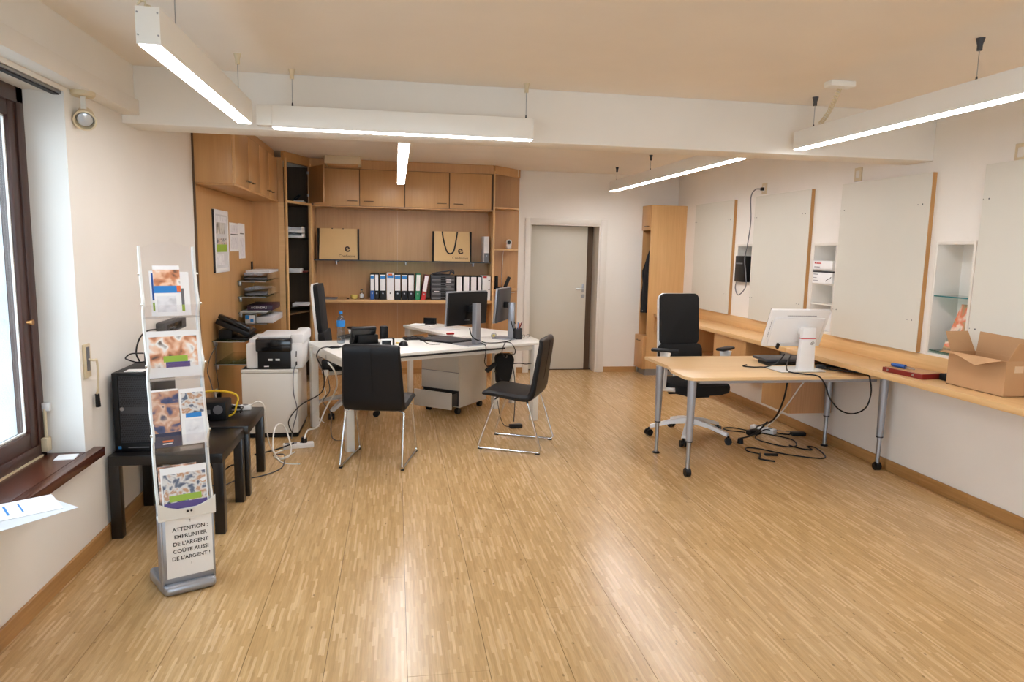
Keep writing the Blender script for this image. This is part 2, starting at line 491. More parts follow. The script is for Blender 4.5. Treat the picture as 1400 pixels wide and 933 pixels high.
# left wall with two window openings
WIN = [(1.75, 3.795, 0.54, 2.364), (-1.3, 0.9, 0.54, 2.364)]
struct(obj('wall_left', wall_cells(MB(), 'x', XL - 0.45, XL, YF - 0.3, YB + 0.3, 0, ZC, WIN), M['wall']))
# right wall with three niches, each closed at the back
NI = [(4.086, 4.396, 0.977, 1.745), (5.552, 5.873, 0.977, 1.741), (7.02, 7.33, 1.345, 1.737)]
mb = wall_cells(MB(), 'x', XR, XR + 0.2, YF - 0.3, YB + 0.3, 0, ZC, NI)
mb.box(XR + 0.2, XR + 0.3, YF - 0.3, YB + 0.3, 0, ZC)
struct(obj('wall_right', mb, M['wall']))
# back wall with the door opening
DO = (1.745, 2.71, 0.0, 2.0)
struct(obj('wall_back', wall_cells(MB(), 'y', YB, YB + 0.3, XL, XR, 0, ZC, [DO]), M['wall']))
struct(obj('wall_front', wall_cells(MB(), 'y', YF - 0.3, YF, XL, XR, 0, ZC, [(-0.6, 2.8, 0.5, 2.3)]), M['wall']))

# beam across the room and box soffit over the windows
struct(obj('trim_1', MB().box(XL, XR, 4.53, 4.79, 2.338, ZC, 0.004), M['wall']))
mb = MB().box(XL, -1.512, YF, 4.53, 2.47, ZC)
mb.box(XL, -1.487, YF, 4.53, 2.386, 2.472, 0.003)
struct(obj('trim_2', mb, M['wall']))
# window sill board
mb2 = MB().box(-1.83, -1.584, 1.75, 3.79, 0.518, 0.566)
mb2.box(-1.584, -1.53, 1.65, 3.895, 0.518, 0.566, 0.004)
struct(obj('trim_3', mb2, M['sill']))
mb2 = MB().box(-1.83, -1.584, -1.3, 0.9, 0.518, 0.566); mb2.box(-1.584, -1.53, -1.4, 1.0, 0.518, 0.566, 0.004)
struct(obj('trim_4', mb2, M['sill']))

# skirting boards in short lengths
def skirt(name, axis, c0, c1, a0, a1, h, step, off=0.0):
    p = sempty(name, ((c0, a0, 0) if axis == 'x' else (a0, c0, 0)))
    a = a0
    first = True
    while a < a1 - 0.02:
        e = min(a + (step if not first else step * (1 - off)), a1); first = False
        mb = MB()
        if axis == 'x': mb.box(c0, c1, a + 0.0007, e - 0.0007, 0.0, h, 0.0015, seg=1)
        else: mb.box(a + 0.0007, e - 0.0007, c0, c1, 0.0, h, 0.0015, seg=1)
        obj('board', mb, M['skirt'] if axis == 'x' else M['skirtx'], p, True)
        a = e
    return p
skirt('baseboard_left', 'x', XL, XL + 0.015, YF, 5.93, 0.085, 2.0, 0.4)
skirt('baseboard_right', 'x', XR - 0.014, XR, YF, 8.78, 0.085, 0.44, 0.3)
skirt('baseboard_back', 'y', YB - 0.014, YB, 2.815, 3.29, 0.075, 0.38, 0.75)
o = skirt('baseboard_back_2', 'y', YB - 0.014, YB, 1.5, 1.68, 0.075, 0.4)
o.name = 'baseboard_back.001'

# windows
def window(name, y0, y1, lit):
    x = -1.765
    t = sempty(name, (x, (y0 + y1) / 2, 0.56))
    f = MB()
    f.box(x - 0.08, x, y0, y0 + 0.065, 0.56, 2.364, 0.004); f.box(x - 0.08, x, y1 - 0.065, y1, 0.56, 2.364, 0.004)
    f.box(x - 0.08, x, y0, y1, 2.29, 2.364, 0.004); f.box(x - 0.08, x, y0, y1, 0.56, 0.63, 0.004)
    obj('outer_frame', f, M['wframe'], t, True)
    ym = (y0 + y1) / 2
    for a, b_ in ((y0 + 0.055, ym), (ym, y1 - 0.055)):
        s_ = MB(); X = x - 0.012; d = 0.075
        s_.box(X - 0.055, X + 0.004, a, a + d, 0.62, 2.30, 0.006); s_.box(X - 0.055, X + 0.004, b_ - d, b_, 0.62, 2.30, 0.006)
        s_.box(X - 0.055, X + 0.004, a + d, b_ - d, 2.22, 2.30, 0.006); s_.box(X - 0.055, X + 0.004, a + d, b_ - d, 0.62, 0.705, 0.006)
        so = obj('sash', s_, M['wframe'], t, True)
        obj('glass_pane', MB().box(X - 0.03, X - 0.024, a + d - 0.005, b_ - d + 0.005, 0.70, 2.225), M['glass'], so, True)
        g = MB(); e = 0.008
        g.box(X - 0.024, X - 0.014, a + d, a + d + e, 0.705, 2.22); g.box(X - 0.024, X - 0.014, b_ - d - e, b_ - d, 0.705, 2.22)
        g.box(X - 0.024, X - 0.014, a + d, b_ - d, 0.705, 0.713); g.box(X - 0.024, X - 0.014, a + d, b_ - d, 2.212, 2.22)
        obj('glazing_gasket', g, M['white_mt'], so, True)
    if lit:
        h = MB().cyl((x + 0.012, 3.77, 0.60), (x + 0.012, 3.77, 0.80), 0.008)
        h.box(x - 0.004, x + 0.028, 3.74, 3.788, 0.585, 0.655, 0.004)
        obj('hinge', h, M['cream'], t, True)
        obj('hinge', MB().box(x, x + 0.035, 3.765, 3.793, 0.79, 0.832, 0.003), M['white_pl'], t, True, label='white plastic hinge cover')
        obj('stay_pin', MB().cyl((x, 3.69, 1.25), (x + 0.02, 3.69, 1.25), 0.009).cyl((x + 0.018, 3.69, 1.25), (x + 0.026, 3.69, 1.25), 0.014), M['brass'], t, True)
        obj('weather_strip', MB().box(x - 0.001, x + 0.008, 1.8, 3.74, 0.566, 0.574), M['cream'], t, True)
    return t
window('window_1', 1.75, 3.795, True)
window('window_2', -1.3, 0.9, False)
# unseen front window, added behind the camera for fill light
t = sempty('window_3_fill', (1.1, YF - 0.1, 0.5)); f = MB()
for a, b_ in ((-0.6, -0.53), (1.07, 1.13), (2.73, 2.8)): f.box(a, b_, YF - 0.18, YF - 0.1, 0.5, 2.3, 0.004)
f.box(-0.6, 2.8, YF - 0.18, YF - 0.1, 0.5, 0.57, 0.004).box(-0.6, 2.8, YF - 0.18, YF - 0.1, 2.23, 2.3, 0.004)
obj('outer_frame', f, M['wframe'], t, True)
for a, b_ in ((-0.53, 1.07), (1.13, 2.73)):
    obj('glass_pane', MB().box(a, b_, YF - 0.145, YF - 0.14, 0.57, 2.23), M['glass'], t, True)

# outside: ground and the roughcast jamb beyond the glass
struct(obj('pavement', MB().box(-14, XL - 0.46, -12, 14, -0.35, -0.3), M['pave']))
mb = MB().box(-2.6, -2.04, 3.76, 4.3, 0.2, 2.7)
mb.box(-2.04, -1.86, 3.72, 3.795, 0.56, 2.364)
struct(obj('wall_left_outer', mb, M['plaster_out']))

# door
t = sempty('door_1', (2.23, YB, 0))
a = MB(); k = 0.065
a.box(DO[0] - k, DO[0], YB - 0.02, YB, 0, DO[3] + k, 0.003); a.box(DO[1], DO[1] + 0.09, YB - 0.02, YB, 0, DO[3] + k, 0.003)
a.box(DO[0], DO[1], YB - 0.02, YB, DO[3], DO[3] + k, 0.003)
obj('architrave', a, M['white_trim'], t, True)
a = MB().box(DO[0], DO[0] + 0.02, YB, YB + 0.28, 0, DO[3]); a.box(DO[1] - 0.02, DO[1], YB, YB + 0.28, 0, DO[3])
a.box(DO[0] + 0.02, DO[1] - 0.02, YB, YB + 0.28, DO[3] - 0.02, DO[3])
obj('door_lining', a, M['white_trim'], t, True)
leaf = obj('door_leaf', MB().box(DO[0] + 0.025, 2.588, YB + 0.20, YB + 0.24, 0.012, DO[3] - 0.025, 0.003), mat('door_paint', (206, 201, 188), 0.45, vary=0.01), t, True)
obj('back_panel', MB().box(DO[0], DO[1], YB + 0.285, YB + 0.3, 0, DO[3]), M['brownin'], t, True)
hd = MB().cyl((2.545, YB + 0.2, 1.13), (2.545, YB + 0.155, 1.13), 0.01)
hd.tube([(2.545, YB + 0.16, 1.13), (2.50, YB + 0.155, 1.13), (2.44, YB + 0.158, 1.13)], 0.009, 8, 4)
obj('handle', hd, M['steel'], leaf, True)
obj('handle_plate', MB().box(2.528, 2.562, YB + 0.193, YB + 0.2, 1.08, 1.20, 0.004), M['steel'], leaf, True)
obj('lock_rosette', MB().cyl((2.545, YB + 0.2, 1.03), (2.545, YB + 0.19, 1.03), 0.026), M['steel'], leaf, True)
obj('threshold', MB().box(DO[0], DO[1], YB + 0.19, YB + 0.25, 0.0, 0.008), M['joint'], t, True)

# ================================================================ LIGHTS
def cup(mb, x, y, dark=False):
    mb.lathe([(0.012, -0.055), (0.012, -0.03), (0.02, 0.0)], (x, y, ZC), 14); return mb
def pendant(label, x0, x1, y0, y1, z, h, cables, extra=None, dark=True):
    dm = M['diffuser_rear'] if y0 > 4.8 else M['diffuser']
    t = thing('linear_pendant_light', label, 'ceiling light', ((x0 + x1) / 2, (y0 + y1) / 2, z), 0, None)
    lx = (x1 - x0) > (y1 - y0)
    b = MB(); e = 0.006
    b.box(x0, x1, y0, y1, z + 0.012, z + h, 0.002)
    if lx: b.box(x0, x1, y0, y0 + e, z, z + 0.014); b.box(x0, x1, y1 - e, y1, z, z + 0.014)
    else: b.box(x0, x0 + e, y0, y1, z, z + 0.014); b.box(x1 - e, x1, y0, y1, z, z + 0.014)
    obj('housing', b, M['lamp_body'], t, True)
    if lx: d = MB().box(x0 + 0.003, x1 - 0.003, y0 + e, y1 - e, z - 0.003, z + 0.012)
    else: d = MB().box(x0 + e, x1 - e, y0 + 0.003, y1 - 0.003, z - 0.003, z + 0.012)
    obj('diffuser', d, dm, t, True)
    for s_ in (0, 1):
        c = MB()
        if lx: X = x0 - 0.004 if s_ == 0 else x1; c.box(X, X + 0.004, y0, y1, z, z + h, 0.001)
        else: Y = y0 - 0.004 if s_ == 0 else y1; c.box(x0, x1, Y, Y + 0.004, z, z + h, 0.001)
        ec = obj('end_cap', c, M['lamp_body'], t, True)
        if not lx and s_ == 0:
            sc = MB()
            for sx_ in (x0 + 0.007, x1 - 0.007):
                for sz in (z + 0.03, z + h - 0.02): sc.cyl((sx_, y0 - 0.0075, sz), (sx_, y0 - 0.004, sz), 0.003, n=8)
            obj('screws', sc, M['steel'], ec, True)
    for cx, cy in cables:
        obj('suspension_cable', MB().cyl((cx, cy, z + h + 0.015), (cx, cy, ZC - 0.03), 0.0022, n=6), M['steel'], t, True)
        cc = MB(); cup(cc, cx, cy)
        obj('ceiling_cup', cc, M['darkgrey'] if dark else M['cream'], t, True)
        obj('cable_gripper', MB().cyl((cx, cy, z + h), (cx, cy, z + h + 0.025), 0.006, 0.004, n=10), M['darkgrey'], t, True)
    return t
def coil(t, a, b_, r=0.013, turns=16):
    a, b_ = Vector(a), Vector(b_); pts = []
    d = b_ - a; u = d.orthogonal().normalized(); v = d.normalized().cross(u)
    n = turns * 8
    for i in range(n + 1):
        f = i / n; ang = 2 * PI * turns * f
        sag = Vector((0, 0, -0.03 * math.sin(PI * f)))
        pts.append(a + d * f + sag + (u * math.cos(ang) + v * math.sin(ang)) * r)
    obj('coiled_cord', MB().tube(pts, 0.0034, 6), M['cream'], t, True)

LZ = 2.33
L1 = pendant('white linear pendant light at the left, running away from the viewer near the window',
             -0.885, -0.805, 2.70, 4.27, LZ, 0.125, [(-0.845, 4.12), (-0.845, 3.02)], dark=False)
coil(L1, (-0.845, 2.98, LZ + 0.14), (-1.02, 2.72, ZC - 0.02))
obj('ceiling_rose', MB().lathe([(0.05, -0.03), (0.052, 0)], (-1.02, 2.70, ZC), 20), M['lamp_body'], L1, True)
L2 = pendant('white linear pendant light hanging lengthwise just in front of the ceiling beam',
             -0.71, 0.84, 4.355, 4.435, LZ, 0.125, [(-0.6, 4.395), (0.8, 4.395)], dark=False)
obj('corner_connector', MB().box(-0.80, -0.715, 4.36, 4.43, LZ + 0.01, LZ + 0.125, 0.003), M['lamp_body'], L2, True)
L3 = pendant('white linear pendant light at the upper right, closest to the boards on the wall',
             2.645, 2.73, 1.2, 4.44, 2.358, 0.115, [(2.688, 4.29), (2.688, 2.99)])
coil(L3, (2.688, 4.22, 2.49), (2.60, 3.90, ZC - 0.02), 0.012, 16)
obj('ceiling_rose', MB().box(2.50, 2.66, 3.84, 3.92, ZC - 0.035, ZC, 0.008), M['lamp_body'], L3, True)
pendant('white linear pendant light behind the beam, pointing at the beech coat cupboard',
        2.625, 2.705, 5.2, 8.50, 2.392, 0.115, [(2.665, 8.35), (2.665, 7.2), (2.665, 5.6)])
pendant('white linear pendant light behind the beam in front of the four overhead cupboard doors',
        0.015, 0.10, 5.0, 8.15, 2.362, 0.115, [(0.058, 7.9), (0.058, 5.3)])

# spotlight on the soffit
t = thing('ceiling_spotlight', 'small cream spotlight under the soffit beside the window', 'spotlight', (-1.54, 3.9, 2.386))
obj('mounting_base', MB().lathe([(0.048, -0.024), (0.055, -0.016), (0.055, 0.0)], (-1.54, 3.9, 2.386), 28), M['cream'], t, True)
obj('arm', MB().box(-1.552, -1.528, 3.893, 3.907, 2.285, 2.365, 0.002), M['white_mt'], t, True)
ax = Vector((0.28, -0.82, -0.5)).normalized(); c0 = Vector((-1.54, 3.91, 2.262))
mt_ = facing(c0, *ax)
obj('shade', MB().lathe([(0.02, -0.06), (0.038, -0.045), (0.045, 0.0), (0.052, 0.04), (0.044, 0.04), (0.038, 0.0)], n=24, mt=mt_), M['cream'], t, True)
obj('bulb', MB().lathe([(0.0, 0.036), (0.02, 0.035), (0.034, 0.028), (0.040, 0.01)], n=24, mt=mt_), M['bulb'], t, True)

# curtain track in the window head
t = thing('curtain_track', 'grey metal curtain track set under the window head', 'curtain track', (-1.60, 2.7, 2.35))
obj('rail', MB().box(-1.635, -1.592, 0.2, 3.79, 2.350, 2.364, 0.001), M['steel'], t, True)
obj('slot', MB().box(-1.628, -1.60, 0.2, 3.785, 2.344, 2.3505), M['ink'], t, True)

# ================================================================ LEFT SIDE
# papers on the sill
tag(obj('card', MB().box(-0.045, 0.045, -0.045, 0.045, 0, 0.004).xf(TR((-1.635, 3.70, 0.566), 0.15)), M['paper']),
    'small white square card on the dark window sill near the window corner', 'card')
def sheet(cx, cy, z, w_, h_, rz, curl=0.02, t_=0.0012):
    rows = []
    for i in range(7):
        rows.append([((j / 6 - 0.5) * w_, (i / 6 - 0.5) * h_, curl * (abs(j / 6 - 0.5) * 2) ** 2) for j in range(7)])
    return MB().grid(rows, t_).xf(TR((cx, cy, z), rz))
def tilted(cx, cy, z, w_, h_, rz, ax_, ang):
    m_ = TR((cx, cy, z), rz) @ Matrix.Rotation(ang, 4, ax_)
    return MB().box(-w_ / 2, w_ / 2, -h_ / 2, h_ / 2, 0, 0.0015).xf(m_)
o1 = tag(obj('paper_sheet', tilted(-1.455, 2.92, 0.567, 0.21, 0.297, R(-38), 'X', 0.0), M['paper2']),
         'plain pale sheet, lower of two papers hanging over the window sill', 'paper')
o2 = tag(obj('paper_sheet', tilted(-1.525, 2.96, 0.5695, 0.21, 0.32, R(-55), 'X', 0.0), M['paper']),
         'white printed sheet with a blue heading lying on top on the window sill', 'paper')
pr = MB().box(-0.06, 0.02, -0.10, -0.09, 0.0016, 0.002); pr.box(-0.06, 0.06, -0.02, -0.012, 0.0016, 0.002); pr.box(-0.06, 0.05, 0.03, 0.036, 0.0016, 0.002)
pr.xf(TR((0, 0, 0), R(-55)))
obj('printed_lines', pr, M['skyblue'], o2)

# shutter strap winder on the wall
t = thing('shutter_strap_winder', 'cream roller shutter crank plate on the left wall beside the window reveal', 'shutter control', (XL, 3.86, 0.95))
obj('wall_plate', MB().box(XL, XL + 0.012, 3.825, 3.895, 0.945, 1.12, 0.003), M['cream'], t, True)
obj('inner_plate', MB().box(XL + 0.011, XL + 0.015, 3.843, 3.877, 0.98, 1.105, 0.001), M['midgrey'], t, True)
obj('crank', MB().tube([(XL + 0.015, 3.86, 1.04), (XL + 0.04, 3.86, 1.035), (XL + 0.045, 3.88, 1.03), (XL + 0.04, 3.90, 0.95), (XL + 0.03, 3.905, 0.86), (XL + 0.02, 3.92, 0.85)], 0.006, 8, 5), M['cream'], t, True)
obj('grip', MB().cyl((XL + 0.022, 3.92, 0.845), (XL + 0.022, 3.925, 0.775), 0.011, 0.013, 12), M['black'], t, True)

# black low tables
def lack(label, cx, cy):
    t = thing('side_table', label, 'table', (cx, cy, 0), 0, 'low black tables along the left wall')
    hw, hd, H_ = 0.30, 0.28, 0.475
    obj('table_top', MB().box(-hw, hw, -hd, hd, H_ - 0.055, H_, 0.002), M['lacquer'], t)
    for sx_ in (-1, 1):
        for sy in (-1, 1):
            x0 = sx_ * hw - (0.055 if sx_ > 0 else 0); y0 = sy * hd - (0.055 if sy > 0 else 0)
            obj('leg', MB().box(x0, x0 + 0.055, y0, y0 + 0.055, 0, H_ - 0.055, 0.001), M['lacquer'], t)
    return t
lack('low black square table under the computer tower, behind the brochure stand', -1.265, 4.285)
lack('low black square table holding the cable tangle, next to the white cabinet', -1.25, 4.90)

# computer tower on the first table
t = thing('computer_tower', 'black computer tower with perforated front on the low table', 'computer', (-1.46, 4.27, 0.475))
x0, x1, y0, y1, z0, z1 = -1.555, -1.345, 4.09, 4.50, 0.475, 0.925
obj('case', MB().box(x0, x1, y0 + 0.025, y1, z0 + 0.005, z1, 0.004), M['black'], t, True)
fr = MB().box(x0, x0 + 0.03, y0, y0 + 0.03, z0, z1, 0.003); fr.box(x1 - 0.012, x1, y0, y0 + 0.03, z0, z1, 0.003)
fr.box(x0 + 0.03, x1 - 0.012, y0, y0 + 0.03, z1 - 0.02, z1, 0.003); fr.box(x0 + 0.03, x1 - 0.012, y0, y0 + 0.03, z0, z0 + 0.05, 0.003)
obj('front_frame', fr, M['black'], t, True)
pm_ = MB().box(x0 + 0.028, x1 - 0.01, y0 + 0.012, y0 + 0.028, z0 + 0.05, z1 - 0.02)
grill = obj('front_grille', pm_, M['darkgrey'], t, True)
hh = MB()
for i in range(12):
    for j in range(30):
        zz = z0 + 0.06 + j * 0.0125
        if 13 <= j <= 15: continue
        xx = x0 + 0.038 + i * 0.0125 + (0.006 if j % 2 else 0)
        hh.box(xx - 0.004, xx + 0.004, y0 + 0.009, y0 + 0.0125, zz - 0.004, zz + 0.004)
obj('perforations', hh, M['ink'], grill, True, kind='stuff')
obj('lock', MB().cyl((x0 + 0.045, y0 + 0.012, z0 + 0.245), (x0 + 0.045, y0 + 0.002, z0 + 0.245), 0.011, n=16), M['steel'], t, True)
obj('maker_badge', MB().box(x0 + 0.018, x0 + 0.034, y0 - 0.002, y0, z0 + 0.018, z0 + 0.034), M['skyblue'], t, True)
obj('optical_slot', MB().box(x0 + 0.07, x1 - 0.03, y0 - 0.001, y0 + 0.002, z0 + 0.022, z0 + 0.028), M['midgrey'], t, True)
t = thing('network_box', 'small dark glossy network box standing on the computer tower', 'network box', (-1.40, 4.42, 0.925))
obj('casing', MB().box(-1.475, -1.325, 4.36, 4.48, 0.925, 1.005, 0.012), M['darkgrey'], t, True)
obj('face_plate', MB().box(-1.46, -1.34, 4.357, 4.361, 0.945, 0.985, 0.001), M['blackgloss'], t, True)
tag(obj('cable', MB().tube([(-1.42, 4.2, 1.02), (-1.50, 4.25, 1.01), (-1.55, 4.3, 0.98), (-1.56, 4.35, 0.96), (-1.52, 4.4, 0.935), (-1.47, 4.43, 0.94)], 0.004, 8, 6), M['black']),
    'black cable looping over the top of the computer tower', 'cable')
t = thing('wall_modem', 'dark box shaped device fixed on the left wall above the low tables', 'network box', (XL, 5.15, 1.03))
obj('casing', MB().box(XL + 0.001, XL + 0.06, 4.93, 5.42, 1.03, 1.115, 0.012), M['darkgrey'], t, True)
obj('face_plate', MB().box(XL + 0.06, XL + 0.063, 4.98, 5.30, 1.05, 1.095, 0.001), M['blackgloss'], t, True)
obj('lead', MB().tube([(XL + 0.03, 4.93, 1.07), (XL + 0.03, 4.7, 1.09), (XL + 0.03, 4.55, 1.06), (XL + 0.03, 4.48, 0.98), (XL + 0.04, 4.52, 0.90), (XL + 0.06, 4.6, 0.7), (XL + 0.10, 4.70, 0.49)], 0.005, 8, 6), M['black'], t, True)
tag(obj('envelope', MB().box(-1.50, -1.40, 4.12, 4.20, 0.9255, 0.929), M['paper']), 'white folded paper edge lying on top of the computer tower', 'paper')

# clutter on the second table
t = thing('network_switch', 'black box of network gear wrapped in leads on the cable table', 'network device', (-1.22, 4.86, 0.475))
obj('casing', MB().box(-1.33, -1.12, 4.78, 4.95, 0.475, 0.60, 0.01), M['black'], t, True)
obj('fan_wheel', MB().cyl((-1.17, 4.78, 0.55), (-1.17, 4.77, 0.55), 0.03), M['midgrey'], t, True)
obj('led_panel', MB().box(-1.30, -1.22, 4.775, 4.781, 0.52, 0.55), M['midgrey'], t, True)
mb = MB()
pts = []
for i in range(40):
    a = i / 39 * PI * 2.6
    pts.append((-1.20 + 0.15 * math.cos(a + 0.4) + 0.02 * math.sin(a * 3), 4.88 + 0.03 * math.sin(a), 0.565 + 0.085 * math.sin(a + 0.4) + 0.004 * i / 39))
pts = [(p[0], p[1], max(0.483, p[2])) for p in pts]
tag(obj('yellow_cable', MB().tube(pts, 0.006, 8), M['yellow']), 'yellow network cable coiled around the black network gear', 'cable')
rnd = random.Random(3)
for k in range(4):
    pts = []
    lbk = ('black lead tangled at the back of the low table, first loop by the network box', 'black lead making the widest loop on the low table', 'black lead looping nearest the power strip on the low table', 'black lead making the tightest loop in front of the cabinet on the low table')[k]
    for i in range(10):
        a = i / 9 * PI * (1.5 + 0.4 * k) + k
        pts.append((-1.18 + 0.12 * math.cos(a) + rnd.uniform(-.02, .02), 4.97 + 0.10 * math.sin(a), 0.483 + 0.03 * abs(math.sin(a * 1.3 + k))))
    tag(obj('cable', MB().tube(pts, 0.004, 7, 5), M['black']),
        lbk, 'cable', 'black leads on the low table')
t = thing('power_strip', 'white power strip lying along the back of the low black table', 'power strip', (-1.13, 5.10, 0.475))
obj('casing', MB().box(-1.24, -1.02, 5.07, 5.12, 0.475, 0.51, 0.006), M['white_pl'], t, True)
for i in range(4):
    obj('socket', MB().cyl((-1.21 + i * 0.05, 5.095, 0.510), (-1.21 + i * 0.05, 5.095, 0.512), 0.018, n=16), M['midgrey'], t, True)
tag(obj('cable', MB().tube([(-1.03, 5.09, 0.50), (-0.98, 5.11, 0.53), (-0.945, 5.13, 0.50), (-0.935, 5.15, 0.42), (-0.93, 5.22, 0.2), (-0.90, 5.35, 0.05), (-0.86, 5.45, 0.008), (-0.80, 5.6, 0.006)], 0.005, 8, 6), M['white_mt']),
    'white lead hanging from the power strip over the low table edge', 'cable')

# white floor cabinet and printer
CX0, CX1, CY0, CY1, CZ = -1.285, -0.83, 6.05, 6.66, 0.60
t = thing('storage_cabinet', 'white metal floor cabinet under the printer', 'cabinet', ((CX0 + CX1) / 2, (CY0 + CY1) / 2, 0))
obj('body', MB().box(CX0, CX1, CY0 + 0.018, CY1, 0.045, CZ, 0.003), M['white_mt'], t, True)
obj('front_panel', MB().box(CX0, CX1, CY0, CY0 + 0.017, 0.045, CZ - 0.035, 0.003), M['white_mt'], t, True)
obj('top_panel', MB().box(CX0 - 0.004, CX1 + 0.004, CY0 - 0.004, CY1, CZ - 0.03, CZ, 0.003), M['white_mt'], t, True)
obj('plinth', MB().box(CX0 + 0.01, CX1 - 0.01, CY0 + 0.03, CY1 - 0.02, 0, 0.045), M['black'], t, True)
t = thing('printer', 'white office printer with black output trays on the floor cabinet', 'printer', (-1.02, 6.35, CZ))
PX0, PX1 = -1.25, -0.79
obj('casing', MB().box(PX0, PX1, CY0 + 0.04, 6.62, CZ, CZ + 0.215, 0.012).box(-0.89, PX1 + 0.012, CY0 + 0.06, 6.62, CZ + 0.20, CZ + 0.295, 0.02), M['white_pl'], t, True)
obj('left_shoulder', MB().box(PX0 + 0.02, -1.17, CY0 + 0.08, 6.5, CZ + 0.21, CZ + 0.25, 0.006), M['white_pl'], t, True)
obj('paper_cassette', MB().box(-1.15, -0.885, CY0 - 0.005, CY0 + 0.045, CZ + 0.005, CZ + 0.165, 0.006), M['black'], t, True)
obj('output_tray', MB().box(-1.165, -0.875, CY0 - 0.015, CY0 + 0.30, CZ + 0.15, CZ + 0.26, 0.012), M['blackgloss'], t, True)
obj('scanner_lid', MB().box(-1.15, -0.89, CY0 + 0.02, 6.5, CZ + 0.262, CZ + 0.282, 0.006), M['paper2'], t, True)
st_ = MB()
for x in (-1.065, -1.005): st_.box(x, x + 0.035, CY0 - 0.007, CY0 - 0.004, CZ + 0.075, CZ + 0.09)
st_.box(-1.10, -1.06, CY0 - 0.007, CY0 - 0.004, CZ + 0.022, CZ + 0.03)
obj('stickers', st_, M['paper'], t, True)
obj('usb_plug', MB().box(-0.845, -0.835, CY0 + 0.015, CY0 + 0.045, CZ + 0.03, CZ + 0.06), M['black'], t, True)
obj('short_lead', MB().cyl((-0.84, CY0 + 0.038, CZ + 0.15), (-0.84, CY0 + 0.02, CZ + 0.10), 0.004), M['black'], t, True)
tag(obj('printer_cable', MB().tube([(-0.84, CY0 + 0.03, CZ + 0.04), (-0.86, CY0 - 0.02, CZ - 0.03), (-0.86, CY0 - 0.03, 0.4), (-0.835, CY0 - 0.02, 0.25), (-0.87, CY0 - 0.03, 0.1), (-0.88, CY0 - 0.06, 0.01)], 0.0045, 8, 6), M['midgrey']),
    'grey cable hanging down the front of the white cabinet from the printer', 'cable')

# floor power strip next to the cabinet, with white leads
t = thing('power_strip', 'white power strip on the floor at the foot of the white cabinet', 'power strip', (-0.78, 5.74, 0), R(12))
obj('casing', MB().box(-0.13, 0.11, -0.03, 0.03, 0, 0.042, 0.006), M['white_pl'], t)
for i in range(3):
    obj('socket', MB().cyl((-0.10 + i * 0.06, 0, 0.042), (-0.10 + i * 0.06, 0, 0.044), 0.02, n=16), M['midgrey'], t)
obj('plug', MB().cyl((0.035, 0, 0.042), (0.035, 0.0, 0.085), 0.026, 0.022, 16), M['black'], t)
W = [
    ([(-0.74, 5.72, 0.08), (-0.72, 5.80, 0.13), (-0.66, 5.95, 0.12), (-0.60, 6.05, 0.25), (-0.50, 5.95, 0.45), (-0.49, 5.75, 0.62), (-0.55, 5.78, 0.70)], 0.007, 'white_mt', 'thick white lead rising from the floor strip to the white desk frame'),
    ([(-0.90, 5.66, 0.006), (-0.95, 5.55, 0.006), (-0.90, 5.42, 0.006), (-0.82, 5.45, 0.02), (-0.84, 5.65, 0.06), (-0.90, 5.70, 0.20), (-0.94, 5.55, 0.22), (-0.93, 5.40, 0.08), (-0.85, 5.32, 0.006), (-0.72, 5.28, 0.006)], 0.006, 'white_mt', 'white lead looping on the floor beside the black table leg'),
    ([(-1.10, 5.55, 0.006), (-0.98, 5.60, 0.02), (-0.90, 5.66, 0.03), (-0.82, 5.70, 0.05)], 0.006, 'black', 'black lead running on the floor to the power strip by the cabinet'),
    ([(-1.30, 4.75, 0.006), (-1.25, 4.85, 0.006), (-1.18, 4.80, 0.006), (-1.10, 4.95, 0.006), (-0.95, 5.02, 0.006), (-0.84, 5.20, 0.006), (-0.86, 5.45, 0.03), (-0.95, 5.5, 0.01)], 0.004, 'darkgrey', 'thin grey lead wandering on the floor under the black tables'),
    ([(-1.22, 4.75, 0.20), (-1.18, 4.70, 0.15), (-1.15, 4.80, 0.12), (-1.22, 4.85, 0.05), (-1.10, 4.8, 0.16), (-1.05, 4.88, 0.10)], 0.005, 'black', 'black lead bunched in the air below the cable table'),
    ([(-0.86, 6.0, 0.03), (-0.90, 5.98, 0.16), (-0.80, 5.98, 0.30), (-0.62, 5.95, 0.42), (-0.60, 5.9, 0.60), (-0.66, 5.98, 0.72), (-0.62, 6.05, 0.783), (-0.50, 6.12, 0.778), (-0.35, 6.18, 0.778)], 0.005, 'black', 'black lead curving from the cabinet up over the white desk edge'),
]
for pts, r_, mk, lb in W:
    tag(obj('cable', MB().tube(pts, r_, 8, 6), M[mk]), lb, 'cable')
t = thing('cable_adapter', 'black inline adapter lying on the white desk near its left edge', 'adapter', (-0.52, 6.1, 0.77), R(15))
obj('casing', MB().lathe([(0.006, -0.055), (0.016, -0.03), (0.016, 0.03), (0.006, 0.055)], n=14).xf(Matrix.Translation((0, 0, 0.012)) @ Matrix.Scale(0.7, 4, (0, 0, 1)) @ Matrix.Rotation(PI / 2, 4, 'Y')), M['black'], t)

# ================================================================ BROCHURE STAND
SA = R(26)
LEAN = 0.135
def leaned(o):
    for v in o.data.vertices:
        if v.co.z > 0.40: v.co.y += (v.co.z - 0.40) * LEAN
    return o
BS = thing('brochure_stand', 'tall clear acrylic brochure stand with grey base and warning sheet', 'brochure stand', (-1.01, 3.42, 0), SA)
